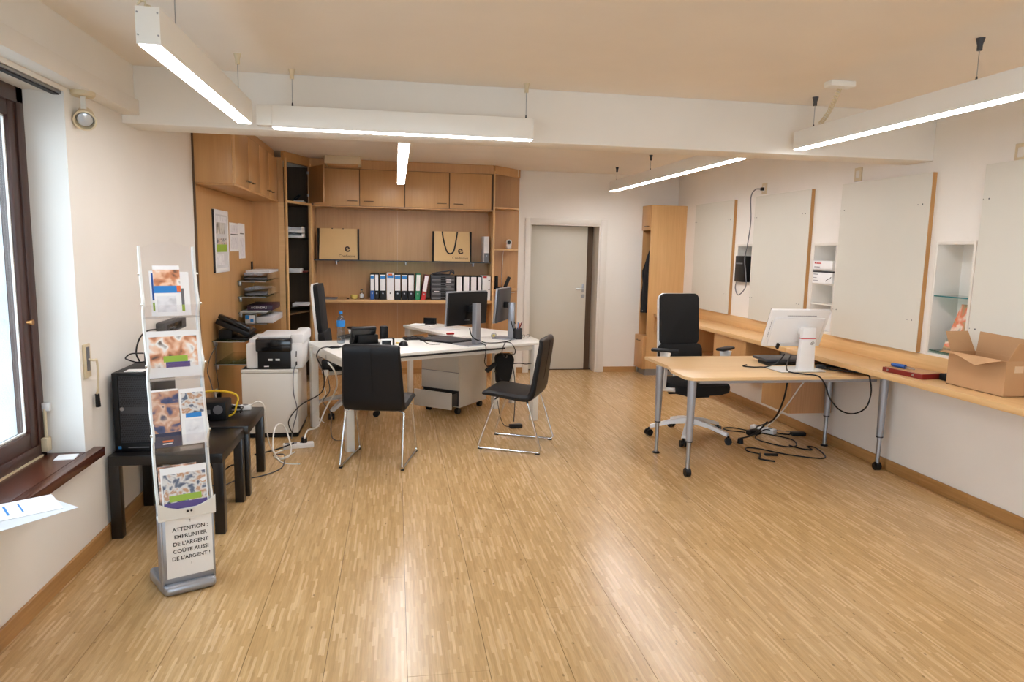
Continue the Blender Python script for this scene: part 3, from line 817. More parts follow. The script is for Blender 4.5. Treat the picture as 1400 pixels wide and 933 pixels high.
# base and body, local frame: width along x (0.23), front towards -y
obj('foot', MB().box(-0.115, 0.115, -0.115, -0.06, 0.0, 0.05, 0.022, seg=4).prism([(-0.115, -0.10), (-0.09, -0.10), (-0.085, 0.17), (-0.135, 0.17), (-0.145, 0.12), (-0.125, 0.0)], 0, 0.05, 0.016).prism([(0.115, -0.10), (0.09, -0.10), (0.085, 0.17), (0.135, 0.17), (0.145, 0.12), (0.125, 0.0)], 0, 0.05, 0.016), M['silver'], BS)
obj('body', MB().box(-0.112, 0.112, -0.075, -0.02, 0.01, 0.40, 0.006).box(-0.118, -0.108, -0.08, 0.02, 0.01, 0.42, 0.003).box(0.108, 0.118, -0.08, 0.02, 0.01, 0.42, 0.003), M['silver'], BS)
sh = []
for i in range(13):
    u = i / 12 * 2 - 1
    sh.append((u * 0.125, 0.455 - 0.045 * (1 - u * u)))
lip = MB()
A = [(x, -0.095, z) for x, z in sh]; B = [(x, -0.088, z - 0.055 + (0.455 - z) * 0.9) for x, z in sh]
lip.grid([A, [(a[0], a[1] + 0.0, 0.375) for a in A]], 0.006)
lip.box(-0.125, 0.125, -0.095, -0.03, 0.365, 0.378, 0.003)
obj('pocket_lip', lip, M['white_mt'], BS)
obj('emblem', MB().cyl((0.0, -0.102, 0.400), (0.0, -0.1005, 0.400), 0.006, n=12).cyl((0.016, -0.102, 0.400), (0.016, -0.1005, 0.400), 0.005, n=12), M['ink'], BS)
# curved side rails (zig-zag profile)
prof = [(-0.09, 0.40), (-0.055, 0.50), (-0.045, 0.68), (-0.085, 0.76), (-0.055, 0.84), (-0.04, 1.01), (-0.08, 1.08), (-0.045, 1.16), (-0.03, 1.30), (-0.06, 1.36), (-0.035, 1.44), (-0.02, 1.56), (-0.03, 1.63)]
for s_ in (-1, 1):
    mb = MB(); rows = []
    for y, z in crom([Vector((0, y, z)) for y, z in prof], 5) and [(v.y, v.z) for v in crom([Vector((0, y, z)) for y, z in prof], 5)]:
        wdt = 0.045
        rows.append([(s_ * 0.122, y, z), (s_ * 0.122, y + wdt, z)])
    mb.grid(rows, 0.009)
    leaned(obj('side_rail', mb, M['white_mt'], BS))
    for zz, yy in ((1.36, -0.058), (1.08, -0.076), (0.76, -0.08), (1.50, -0.02)):
        leaned(obj('rivet', MB().cyl((s_ * 0.122, yy + 0.01, zz), (s_ * 0.131, yy + 0.01, zz), 0.007, n=12), M['chrome'], BS))
def arc_sheet(z0, z1, y0, y1, bow, top_bow=0.0, hw=0.12, n=12, t_=0.003):
    rows = []
    for k in range(2):
        row = []
        for i in range(n + 1):
            u = i / n * 2 - 1
            row.append((u * hw, (y0, y1)[k] - bow * (1 - u * u), (z0 if k == 0 else z1 + top_bow * (1 - u * u))))
        rows.append(row)
    return MB().grid(rows, t_)
leaned(obj('back_panel', arc_sheet(1.34, 1.615, 0.01, 0.0, 0.0, 0.035), M['acrylic'], BS))
for z0, z1, y0 in ((1.30, 1.36, -0.03), (1.01, 1.09, -0.04), (0.68, 0.76, -0.05)):
    leaned(obj('pocket_front', arc_sheet(z0, z1, y0 - 0.02, y0 - 0.05, 0.012), M['acrylic'], BS))
    leaned(obj('pocket_floor', MB().box(-0.12, 0.12, y0 - 0.03, y0 + 0.035, z0 - 0.004, z0), M['acrylic'], BS))
leaned(obj('pocket_back', MB().box(-0.12, 0.12, 0.012, 0.015, 0.40, 1.34), M['acrylic'], BS))
def slope_sheet(x0, x1, z0, z1, y0, y1, t_=0.002):
    return MB().quad((x0, y0, z0), (x1, y0, z0), (x1, y1, z1), (x0, y1, z1), t_)
sh_ = obj('warning_sheet', MB().box(-0.095, 0.112, -0.0785, -0.0765, 0.075, 0.375), M['paper'], BS, label='white sheet with printed warning in French')
for i, ln in enumerate(('!', 'ATTENTION :', 'EMPRUNTER', "DE L'ARGENT", 'COÛTE AUSSI', "DE L'ARGENT !", '!')):
    zz = 0.345 - i * 0.0355
    text(ln, 0.026 if ln != '!' else 0.018, M['ink'], sh_, Matrix.Translation((0.012, -0.0792, zz)) @ Matrix.Rotation(PI / 2, 4, 'X'), 'lettering', 0.98, bold=0.0004, world=False)

def brochure(label, x0, x1, z0, z1, y0, dy, blocks, grp=None):
    """blocks: (u0,u1,v0,v1,material)"""
    t = thing('brochure', label, 'brochure', (-1.01, 3.42, 0), SA, grp)
    # use stand frame; put the empty at the brochure's own foot
    p = ROOT[BS] @ Vector(((x0 + x1) / 2, y0 + (z0 - 0.4) * LEAN, z0)); t.location = p; ROOT[t] = TR(p, SA)
    dy = dy + (z1 - z0) * LEAN
    w_, h_ = x1 - x0, z1 - z0
    obj('cover', MB().quad((-w_ / 2, 0, 0), (w_ / 2, 0, 0), (w_ / 2, dy, h_), (-w_ / 2, dy, h_), 0.0025), M['paper'], t)
    for u0, u1, v0, v1, mm in blocks:
        X0, X1, Z0, Z1 = (u0 - .5) * w_, (u1 - .5) * w_, v0 * h_, v1 * h_
        e = -0.0029 - 0.0002 * len(t.children)
        obj('printed_area', MB().quad((X0, dy * v0 + e, Z0), (X1, dy * v0 + e, Z0), (X1, dy * v1 + e, Z1), (X0, dy * v1 + e, Z1), 0.0003), mm, t)
    return t
brochure('blue and white leaflet at the left back of the top stand pocket', -0.085, 0.01, 1.305, 1.515, -0.035, 0.012,
         [(0.08, 0.5, 0.35, 0.95, M['blue']), (0.08, 0.5, 0.12, 0.3, M['lime'])])
brochure('leaflet with green corner at the right back of the top stand pocket', 0.02, 0.085, 1.305, 1.51, -0.037, 0.012,
         [(0.1, 0.6, 0.1, 0.25, M['lime']), (0.1, 0.6, 0.25, 0.62, M['midgrey'])])
brochure('front leaflet of the top stand pocket, photo above blue band and text', -0.07, 0.045, 1.305, 1.54, -0.045, 0.014,
         [(0.0, 1.0, 0.55, 0.92, PIC['sofa']), (0.0, 1.0, 0.46, 0.60, M['skyblue']), (0.85, 1.0, 0.48, 0.60, M['orange']), (0.08, 0.8, 0.08, 0.4, PIC['text'])])
brochure('wide landscape brochure with close-up photo, green and purple bands, second pocket', -0.115, 0.112, 1.02, 1.235, -0.055, 0.012,
         [(0.03, 0.94, 0.22, 0.88, PIC['sofa']), (0.28, 0.74, 0.33, 0.46, M['lime']), (0.32, 0.78, 0.21, 0.33, M['purple'])])
brochure('dark blue brochure of joined hands, left half of the third pocket', -0.115, 0.0, 0.70, 0.965, -0.066, 0.012,
         [(0.0, 1.0, 0.25, 0.97, PIC['team']), (0.0, 1.0, 0.0, 0.25, M['navy']), (0.3, 0.7, 0.09, 0.12, M['orange']), (0.3, 0.65, 0.05, 0.07, M['paper'])])
brochure('white brochure with meeting photo on top, right half of the third pocket', 0.004, 0.112, 0.70, 0.96, -0.066, 0.012,
         [(0.06, 0.96, 0.56, 0.93, PIC['office']), (0.2, 0.85, 0.48, 0.56, M['skyblue']), (0.15, 0.9, 0.05, 0.45, PIC['text'])])
brochure('landscape office photo brochure with green stripe in the bottom pocket', -0.1, 0.1, 0.40, 0.60, -0.075, 0.02,
         [(0.03, 0.97, 0.2, 0.85, PIC['office']), (0.15, 0.85, 0.22, 0.36, M['lime']), (0.03, 0.97, 0.05, 0.2, M['purple'])])
brochure('brown edged magazine standing at the back of the bottom pocket', -0.108, 0.06, 0.40, 0.607, -0.066, 0.02,
         [(0.0, 1.0, 0.0, 1.0, PIC['hands'])])

# ================================================================ FITTED CABINETS, LEFT AND BACK
WX = -1.565   # face of the panelling on the left wall
XC = -1.282   # front of the left overhead cabinets
t = thing('wall_panelling', 'beech panelling covering the left wall behind the phone and glass shelves', 'wall panelling', (XL, 7.0, 0))
obj('panel', MB().box(XL, WX, 5.96, 7.04, 0.0, 2.11), M['beech'], t, True)
obj('panel', MB().box(XL, WX, 7.042, 8.12, 0.0, 2.11), M['beech'], t, True)
obj('edge_strip', MB().box(XL, WX - 0.004, 5.945, 5.96, 0.0, 2.62), M['brownin'], t, True)
def handle(par, x, y, z, along, out, L=0.10, mt=None):
    a = Vector(along) * L / 2; o_ = Vector(out) * 0.028; c = Vector((x, y, z))
    mb = MB().tube([c - a, c - a + o_, c + a + o_, c + a], 0.0045, 8)
    return obj('handle', mb, mt or M['brown_mt'], par, True)

t = thing('overhead_cabinet', 'beech overhead cabinet on the left wall with four narrow doors', 'cabinet', (-1.43, 7.0, 2.13))
obj('carcass', MB().box(XL + 0.001, XC - 0.02, 5.967, 8.115, 2.132, 2.60), M['brownin'], t, True)  # carcass coloured dark so the gaps between the doors look shaded
obj('side_panel', MB().box(XL + 0.002, XC - 0.004, 5.948, 5.966, 2.130, 2.62, 0.001), M['beech'], t, True)
obj('bottom_panel', MB().box(XL + 0.002, XC + 0.004, 5.967, 8.115, 2.112, 2.131, 0.001), M['beech'], t, True)
ys = [6.06, 6.58, 7.10, 7.60, 8.09]
for i in range(4):
    d = obj('door', MB().box(XC - 0.019, XC, ys[i] + 0.004, ys[i + 1] - 0.004, 2.134, 2.585, 0.0015), M['beech'], t, True)
    hy = ys[i + 1] - 0.09 if i % 2 == 0 else ys[i] + 0.09
    handle(d, XC, hy, 2.19, (0, 1, 0), (1, 0, 0))
obj('filler_strip', MB().box(XC - 0.019, XC, 5.967, 6.058, 2.131, 2.60), M['beech_light'], t, True)
obj('cornice', MB().box(XL + 0.01, XC - 0.03, 5.968, 8.12, 2.60, ZC - 0.002), M['beech'], t, True)

YU = 8.65  # front of the back wall unit
UX0, UX1 = -1.005, 1.19
# tall corner unit with diagonal front between (-1.22,8.12) and (-1.005,8.65)
A_, B_ = Vector((-1.205, 8.135)), Vector((UX0, YU))
dv = (B_ - A_).normalized(); nv = Vector((dv.y, -dv.x))
def diag(u0, u1, d0, d1, z0, z1, bev=0.0):
    p = [A_ + dv * u0 + nv * d0, A_ + dv * u1 + nv * d0, A_ + dv * u1 + nv * d1, A_ + dv * u0 + nv * d1]
    return MB().prism([(q.x, q.y) for q in p], z0, z1, bev)
DL = (B_ - A_).length
t = thing('corner_cabinet', 'tall beech corner cabinet, dark inside, with its top door open', 'cabinet', (-1.3, 8.5, 0))
obj('side_panel', MB().box(XL + 0.002, -1.225, 8.12, 8.14, 0, 2.60), M['beech'], t, True)
obj('side_panel', MB().box(-1.282, -1.222, 8.118, 8.12, 0, 2.11), M['beech_light'], t, True, label='pale front strip')
obj('side_panel', MB().box(UX0 - 0.02, UX0 - 0.002, YU, YB - 0.005, 0, 2.60), M['beech'], t, True)
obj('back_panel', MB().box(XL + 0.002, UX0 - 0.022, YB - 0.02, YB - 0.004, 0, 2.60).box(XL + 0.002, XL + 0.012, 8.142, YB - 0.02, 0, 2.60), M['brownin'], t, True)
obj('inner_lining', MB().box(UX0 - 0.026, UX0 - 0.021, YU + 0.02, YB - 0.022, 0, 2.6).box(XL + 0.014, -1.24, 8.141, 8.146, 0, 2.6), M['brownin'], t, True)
obj('front_stile', diag(-0.02, 0.012, -0.002, 0.016, 0, 2.60), M['beech_light'], t, True)
obj('front_stile', diag(DL - 0.014, DL + 0.012, -0.002, 0.016, 0, 2.60), M['beech_light'], t, True)
obj('front_rail', diag(0.012, DL - 0.014, -0.002, 0.016, 2.115, 2.14), M['beech_light'], t, True)
obj('cornice', diag(-0.03, DL + 0.01, -0.03, 0.004, 2.565, ZC - 0.003), M['beech'], t, True)
P5 = [(-1.57, 8.15), (-1.215, 8.15), (UX0 - 0.035, 8.66), (UX0 - 0.03, YB - 0.025), (-1.57, YB - 0.025)]
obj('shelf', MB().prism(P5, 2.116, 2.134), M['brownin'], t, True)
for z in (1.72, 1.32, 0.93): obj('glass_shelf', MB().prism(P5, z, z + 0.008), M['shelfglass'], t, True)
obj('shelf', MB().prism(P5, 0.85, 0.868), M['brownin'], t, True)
# open door: hinged at B_, free edge at (-0.805,8.30)
H0, H1 = Vector((UX0 + 0.01, YU - 0.01)), Vector((-0.80, 8.31))
hv = (H1 - H0).normalized(); hn = Vector((hv.y, -hv.x))
q = [H0, H1, H1 + hn * 0.018, H0 + hn * 0.018]
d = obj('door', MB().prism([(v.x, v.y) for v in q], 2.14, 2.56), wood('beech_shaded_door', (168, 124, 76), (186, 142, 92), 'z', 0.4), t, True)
for z in (2.22, 2.48):
    obj('hinge', MB().box(UX0 - 0.03, UX0 + 0.012, YU - 0.012, YU + 0.01, z, z + 0.03, 0.003), M['steel'], d, True)
# contents of the corner cabinet
for i, (z, h_) in enumerate(((1.729, 0.055), (1.786, 0.075))):
    tt = thing('letter_tray', ('lower' if i == 0 else 'upper') + ' white tray on the glass shelf in the corner cabinet', 'tray', (-1.13, 8.55, z))
    m_ = MB().box(-1.245, -1.075, 8.45, 8.75, z, z + 0.006)
    m_.box(-1.245, -1.239, 8.45, 8.75, z, z + h_).box(-1.081, -1.075, 8.45, 8.75, z, z + h_).box(-1.239, -1.081, 8.744, 8.75, z, z + h_).box(-1.239, -1.081, 8.45, 8.456, z, z + h_ * 0.5)
    obj('shell', m_, M['white_pl'], tt, True)
    obj('contents', MB().box(-1.235, -1.085, 8.46, 8.74, z + 0.007, z + h_ * 0.45), M['darkgrey'] if i else M['paper'], tt, True)
tag(obj('paper_stack', MB().box(-1.24, -1.10, 8.42, 8.7, 1.329, 1.375, 0.002), M['paper2']), 'grey stack of papers on the middle shelf in the corner cabinet', 'paper stack')
tag(obj('folder', MB().box(-1.09, -1.045, 8.55, 8.75, 1.329, 1.345, 0.001), M['darkred']), 'dark red folder beside the papers in the corner cabinet', 'folder')
tag(obj('paper_stack', MB().box(-1.17, -0.99, 8.35, 8.6, 0.0, 0.028, 0.002).xf(Matrix.Translation((-0.03, 0.1, 0.939))), M['paper2']), 'grey brochures on the lowest glass shelf in the corner cabinet', 'paper stack')
tag(obj('box_file', MB().box(-1.17, -1.06, 8.5, 8.75, 2.135, 2.165, 0.002), M['paper2']), 'flat grey box inside the open top of the corner cabinet', 'box')
tag(obj('cable_coil', MB().tube([(-1.14 + 0.035 * math.cos(a * 0.7), 8.56 + 0.02 * math.sin(a * 0.7), 2.168 + 0.03 * (1 + math.sin(a * 0.7 + 1)) ) for a in range(18)], 0.008, 8), M['black']), 'black coil of cable on the flat box in the corner cabinet', 'cable')

# back wall unit
t = thing('wall_unit', 'wide beech wall unit on the back wall with four overhead doors', 'wall unit', (0.1, 8.9, 0))
obj('back_panel', MB().box(UX0, 0.02, YB - 0.02, YB - 0.003, 0, 2.112), M['beech'], t, True)
obj('back_panel', MB().box(0.021, UX1, YB - 0.02, YB - 0.003, 0, 2.112), M['beech'], t, True)
obj('side_panel', MB().box(UX0, UX0 + 0.018, YU, YB - 0.02, 0, 2.60, 0.001), M['beech_light'], t, True)
obj('side_panel', MB().box(UX1, UX1 + 0.019, YU - 0.02, YB - 0.003, 0, 2.60, 0.001), M['beech_light'], t, True)
obj('overhead_box', MB().box(UX0 + 0.018, UX1, YU + 0.005, YB - 0.02, 2.126, 2.60), M['brownin'], t, True)  # dark colour paints the shade seen in the door gaps
obj('bottom_panel', MB().box(UX0 + 0.018, UX1, YU - 0.002, YB - 0.02, 2.112, 2.126), M['beech'], t, True)
xs = [-0.967, -0.427, 0.108, 0.646, 1.166]
for i in range(4):
    d = obj('door', MB().box(xs[i] + 0.005, xs[i + 1] - 0.005, YU - 0.015, YU + 0.004, 2.130, 2.556, 0.0015), M['beech'], t, True)
    hx = (-0.51, -0.32, 0.555, 0.755)[i]
    handle(d, hx, YU - 0.015, 2.185, (1, 0, 0), (0, -1, 0), 0.11)
obj('cornice', MB().box(UX0 + 0.0, UX1 + 0.0, YU + 0.0, YU + 0.03, 2.562, ZC - 0.002), M['beech'], t, True)
obj('shelf', MB().box(UX0 + 0.018, UX1, YU + 0.01, YB - 0.02, 0.962, 1.0, 0.002), M['beech_light'], t, True)
g = obj('glass_shelf', MB().box(UX0 + 0.02, UX1 - 0.002, 8.79, YB - 0.022, 1.470, 1.480, 0.001), M['shelfglass'], t, True)
obj('shelf_edge', MB().box(UX0 + 0.02, UX1 - 0.002, 8.786, 8.79, 1.468, 1.481), M['darkgrey'], g, True)
for x in (-0.72, 0.12, 0.965):
    obj('shelf_bracket', MB().box(x - 0.012, x + 0.012, 8.80, YB - 0.02, 1.452, 1.469, 0.002).cyl((x, 8.83, 1.425), (x, 8.83, 1.455), 0.014, 0.010, 12), M['steel'], g, True)
obj('lower_rail', MB().box(UX0 + 0.018, UX1, YB - 0.035, YB - 0.02, 0.44, 0.455), M['beech'], t, True)
obj('plinth', MB().box(UX0, UX1, YB - 0.04, YB - 0.02, 0, 0.08), M['skirtx'], t, True)

# open end unit with tapering shelves
t = thing('end_shelf_unit', 'open beech corner shelves at the right end of the wall unit', 'shelving', (1.4, 8.95, 0))
EX = 1.588
obj('back_panel', MB().box(UX1 + 0.02, EX, YB - 0.02, YB - 0.003, 0, 2.60), M['beech'], t, True)
for z in (2.15, 1.633, 1.12):
    pts = [(UX1 + 0.02, YB - 0.021), (UX1 + 0.02, YU + 0.02)]
    for i in range(9):
        a = i / 8 * PI / 2
        pts.append((UX1 + 0.03 + (EX - UX1 - 0.04) * math.sin(a), YB - 0.06 - (YB - YU - 0.10) * math.cos(a)))
    pts.append((EX - 0.005, YB - 0.021))
    obj('shelf', MB().prism(pts, z, z + 0.019), M['beech_light'], t, True)
cn = MB().quad((UX1 + 0.02, YU, 2.565), (EX, YB - 0.06, 2.565), (EX, YB - 0.06, ZC - 0.002), (UX1 + 0.02, YU, ZC - 0.002), -0.018)
cn.box(EX - 0.018, EX, YB - 0.07, YB - 0.003, 2.565, ZC - 0.002)
obj('cornice', cn, M['beech'], t, True)
tag(obj('wall_sensor', MB().box(1.53, 1.565, YB - 0.10, YB - 0.075, 2.58, 2.66, 0.004), M['cream']), 'small cream sensor fixed on the cornice beside the plain wall', 'sensor')
# security camera with cable, walkie handsets
t = thing('security_camera', 'white round-eyed camera on the middle shelf of the open end unit', 'camera', (1.44, 8.98, 1.652))
obj('body', MB().box(1.405, 1.475, 8.92, 8.97, 1.652, 1.74, 0.02, seg=3).cyl((1.44, 8.92, 1.74), (1.44, 8.97, 1.74), 0.035), M['white_pl'], t, True)
obj('lens', MB().cyl((1.44, 8.921, 1.738), (1.44, 8.908, 1.738), 0.022), M['blackgloss'], t, True)
tag(obj('camera_cable', MB().tube([(1.39, 8.96, 1.645), (1.385, 9.05, 1.60), (1.38, 9.07, 1.45), (1.375, 9.07, 1.25), (1.39, 9.07, 1.15), (1.45, 9.07, 1.09), (1.55, 9.07, 1.085)], 0.004, 7, 6), M['white_pl']), 'thin white cable running down from the camera', 'cable')
t = thing('handset', 'black upright handset on the lower end shelf', 'phone', (1.27, 8.86, 1.139))
obj('grip', MB().box(1.25, 1.295, 8.84, 8.88, 1.155, 1.31, 0.012), M['black'], t, True)
obj('cradle', MB().box(1.22, 1.32, 8.81, 8.91, 1.139, 1.165, 0.008), M['black'], t, True)
t = thing('handset', 'black leaning handset beside the upright one, behind the right monitor', 'phone', (1.385, 8.90, 1.139))
obj('grip', MB().box(-0.022, 0.022, -0.02, 0.02, 0, 0.16, 0.012).xf(Matrix.Rotation(R(22), 4, 'Y') @ Matrix.Translation((0, 0, 0.012))), M['black'], t)
obj('cradle', MB().box(-0.045, 0.05, -0.05, 0.05, 0.0, 0.022, 0.006), M['black'], t)

# box on the ceiling in front of the cornice
t = thing('ceiling_box', 'beige rectangular duct box under the ceiling above the first cupboard door', 'duct box', (-0.6, 8.4, 2.57))
obj('casing', MB().box(-0.80, -0.40, 8.32, 8.62, 2.575, ZC - 0.001, 0.006), M['cream'], t, True)
obj('outlet_slot', MB().box(-0.77, -0.43, 8.317, 8.60, 2.560, 2.577, 0.002), M['beech'], t, True)

# ---- things on the shelves of the wall unit
def bag(label, x0, x1, z0, z1, y, handles):
    t = thing('shopping_bag', label, 'bag', ((x0 + x1) / 2, y, z0), 0, 'kraft shopping bags on the glass shelf')
    s_ = 0.016
    obj('front_panel', MB().quad((x0, y, z0), (x1, y, z0), (x1 - s_ * 0.6, y + 0.03, z1), (x0 + s_ * 0.6, y + 0.03, z1), -0.003), M['bag'], t, True)
    obj('back_panel', MB().quad((x0, y + 0.13, z0), (x1, y + 0.13, z0), (x1 - s_, y + 0.08, z1), (x0 + s_, y + 0.08, z1), 0.003), M['bag'], t, True)
    for sx_, xx, xt in ((-1, x0, x0 + s_ * 0.6), (1, x1, x1 - s_ * 0.6)):
        g_ = MB(); e = 0.018 * sx_
        g_.prism([(xx, y + 0.002), (xx, y + 0.13), (xx + e, y + 0.09), (xx + e, y + 0.01)], z0, z1)
        obj('side_gusset', g_, M['rubber'], t, True)
    obj('bottom_panel', MB().box(x0, x1, y, y + 0.13, z0, z0 + 0.004), M['rubber'], t, True)
    cx = x0 + (x1 - x0) * 0.60
    if handles:
        p = [(-0.19, z1), (-0.175, z1 - 0.10), (-0.135, z1 - 0.24), (-0.09, z1 - 0.275), (-0.045, z1 - 0.24), (-0.015, z1 - 0.10), (0.0, z1)]
        rows = []
        for v in crom([Vector((a, 0, b_)) for a, b_ in p], 5):
            fz = (v.z - z0) / (z1 - z0)
            rows.append(v + Vector((cx + 0.02, y + 0.03 * fz - 0.006, 0)))
        # flat strap
        mb = MB(); G = []
        for i, v in enumerate(rows):
            a = rows[min(i + 1, len(rows) - 1)] - rows[max(i - 1, 0)]
            n_ = Vector((a.z, 0, -a.x)).normalized() * 0.009
            G.append([v - n_, v + n_])
        mb.grid(G, 0.002)
        obj('strap', mb, M['rubber'], t, True)
    else:
        obj('strap', MB().box(x0 + 0.15, x0 + 0.165, y + 0.025, y + 0.029, z1 - 0.006, z1 + 0.004).box(x0 + 0.28, x0 + 0.295, y + 0.025, y + 0.029, z1 - 0.006, z1 + 0.004), M['rubber'], t, True)
    lx = x1 - 0.125; lz = z0 + 0.14; yy = y + 0.03 * (0.14 / (z1 - z0)) - 0.004
    tm = Matrix.Rotation(R(90) - math.atan(0.03 / (z1 - z0)), 4, 'X')
    text('e', 0.14, M['brownink'], t, Matrix.Translation((lx, yy - 0.0005, lz)) @ tm @ Matrix.Rotation(R(12), 4, 'Z'), 'emblem', bold=0.003)
    text('Credinove', 0.047, M['brownink'], t, Matrix.Translation((x1 - 0.125, y - 0.0015, z0 + 0.045)) @ tm, 'lettering')
bag('kraft shopping bag without visible straps, at the left end of the glass shelf', -0.925, -0.465, 1.481, 1.86, 8.80, False)
bag('kraft shopping bag with hanging black straps, right part of the glass shelf', 0.47, 0.925, 1.481, 1.855, 8.80, True)

def binder(label, x, w_, z, h_, spine, lab, low, tilt=0.0, d=0.27, name='ring_binder', grp='ring binders on the beech shelf', band=None, yf=8.70, hole=True):
    t = thing(name, label, 'binder', (x, yf, z), 0, grp)
    if tilt: t.rotation_euler = (0, tilt, 0)
    obj('cover', MB().box(0, w_, 0.002, d, 0, h_, 0.002), spine, t)
    obj('spine_label', MB().box(0.006, w_ - 0.006, -0.001, 0.003, h_ * 0.36, h_ * 0.97), lab, t)
    obj('spine_base', MB().box(0.003, w_ - 0.003, -0.0005, 0.003, 0.004, h_ * 0.35), low, t)
    if band: obj('label_band', MB().box(0.007, w_ - 0.007, -0.002, 0.0, h_ * 0.82, h_ * 0.93), band, t)
    if hole: obj('finger_ring', MB().cyl((w_ / 2, 0.0, h_ * 0.25), (w_ / 2, -0.003, h_ * 0.25), 0.009, n=14), M['steel'] if low is not M['paper'] else M['ink'], t)
    return t
Z1 = 1.0
BH = 0.318
bl = M['black']
binder('black binder with blue spine foot, leftmost of the row', -0.313, 0.052, Z1, BH, bl, M['paper'], M['blue'], band=M['skyblue'])
binder('narrow black binder, second from the left', -0.258, 0.05, Z1, BH, bl, M['paper'], M['black'])
binder('black binder with blue label band, next to the narrow one on the left', -0.196, 0.075, Z1, BH, bl, M['paper'], M['black'], band=M['skyblue'])
b4 = binder('all white binder with orange top label in the left row', -0.112, 0.088, Z1, BH + 0.012, M['white_pl'], M['paper'], M['paper'], band=M['skyblue'])
obj('label_band', MB().box(0.02, 0.068, -0.003, -0.001, 0.30, 0.322), M['orange'], b4)
binder('black binder with blue label band, just right of the white binder', -0.018, 0.078, Z1, BH, bl, M['paper'], M['black'], band=M['skyblue'])
binder('black binder with blue label band, second to the right of the white binder', 0.066, 0.076, Z1, BH, bl, M['paper'], M['black'], band=M['skyblue'])
binder('black binder with plain label, left of the green one', 0.147, 0.077, Z1, BH, bl, M['paper'], M['black'])
binder('green and white binder in the left row', 0.236, 0.058, Z1, BH + 0.006, M['green'], M['paper'], M['green'], tilt=R(2))
binder('red binder leaning to the right beside the paper sorter', 0.303, 0.058, Z1, BH, M['darkred'], M['paper'], M['red'], tilt=R(9))
for i, (x, w_, lb) in enumerate(((0.745, 0.075, 'black binder with white spine, first right of the paper sorter'),
                              (0.832, 0.080, 'black binder with white spine, second right of the paper sorter'),
                              (0.925, 0.078, 'black binder with white spine, third right of the paper sorter'),
                              (1.014, 0.052, 'narrow black binder with white spine before the red topped one'))):
    binder(lb, x, w_, Z1, 0.305, bl, M['paper'], M['paper'], grp='ring binders on the beech shelf')
b_ = binder('white binder with red top label and dark dots, rightmost on the shelf', 1.073, 0.105, Z1, 0.312, M['white_pl'], M['paper'], M['paper'])
obj('label_band', MB().box(0.01, 0.055, -0.003, -0.001, 0.285, 0.308), M['red'], b_)
obj('dots', MB().cyl((0.085, -0.001, 0.255), (0.085, -0.004, 0.255), 0.009, n=12).cyl((0.085, -0.001, 0.14), (0.085, -0.004, 0.14), 0.009, n=12), M['ink'], b_)
b5 = binder('white and grey box binder standing alone at the right of the glass shelf', 1.10, 0.068, 1.481, 0.325, M['white_pl'], M['paper'], M['midgrey'], yf=8.80, grp=None)
# paper sorter
t = thing('paper_sorter', 'dark grey stacked drawer sorter between the red and white binders', 'sorter', (0.57, 8.85, Z1))
SX0, SX1 = 0.432, 0.728
obj('housing', MB().box(SX0, SX1, 8.72, 8.98, Z1, Z1 + 0.31, 0.004), M['darkgrey'], t, True)
for i in range(10):
    z = Z1 + 0.012 + i * 0.029
    d = obj('drawer', MB().box(SX0 + 0.008, SX1 - 0.008, 8.708, 8.72, z, z + 0.024, 0.002), M['darkgrey'] if i % 2 else M['midgrey'], t, True)
    obj('label_slot', MB().box(SX0 + 0.12, SX0 + 0.18, 8.704, 8.708, z + 0.004, z + 0.02), M['black'], d, True)
    if i in (1, 3, 5, 7, 8): obj('white_label', MB().box(SX0 + (0.19 if i != 3 else 0.04), SX0 + (0.25 if i != 3 else 0.10), 8.704, 8.708, z + 0.007, z + 0.016), M['paper'], d, True)
tag(obj('lead_bundle', MB().tube([(0.44, 8.78, Z1 + 0.325), (0.52, 8.76, Z1 + 0.345), (0.62, 8.75, Z1 + 0.36), (0.70, 8.75, Z1 + 0.375), (0.72, 8.76, Z1 + 0.33), (0.68, 8.76, Z1 + 0.36), (0.66, 8.78, Z1 + 0.32), (0.55, 8.80, Z1 + 0.325), (0.46, 8.80, Z1 + 0.32)], 0.008, 8, 6), M['darkgrey']),
    'dark cable bundle lying on top of the paper sorter', 'cable')
tag(obj('yellow_pot', MB().lathe([(0.025, 0), (0.04, 0.012), (0.045, 0.05), (0.04, 0.052), (0.034, 0.012)], (-0.51, 8.80, Z1), 20), M['pot']), 'pale yellow pot on the beech shelf left of the binders', 'pot')
t = thing('small_bottle', 'small dark bottle with pale label next to the yellow pot', 'bottle', (-0.42, 8.80, Z1))
obj('glass_body', MB().lathe([(0.022, 0), (0.024, 0.01), (0.024, 0.075), (0.012, 0.095), (0.012, 0.11)], n=18), M['smoke'], t)
obj('label', MB().lathe([(0.0245, 0.02), (0.0248, 0.022), (0.0248, 0.06), (0.0245, 0.062)], n=18), M['paper2'], t)
obj('cap', MB().cyl((0, 0, 0.108), (0, 0, 0.122), 0.014, n=14), M['darkgrey'], t)
tag(obj('flat_tray', MB().box(-0.90, -0.72, 8.70, 8.95, Z1, Z1 + 0.014, 0.003), M['midgrey']), 'flat grey tray at the left end of the beech shelf', 'tray')
tag(obj('charger', MB().box(-0.60, -0.57, 8.78, 8.81, Z1, Z1 + 0.012, 0.003), M['black']), 'tiny black plug lying left of the yellow pot', 'charger')

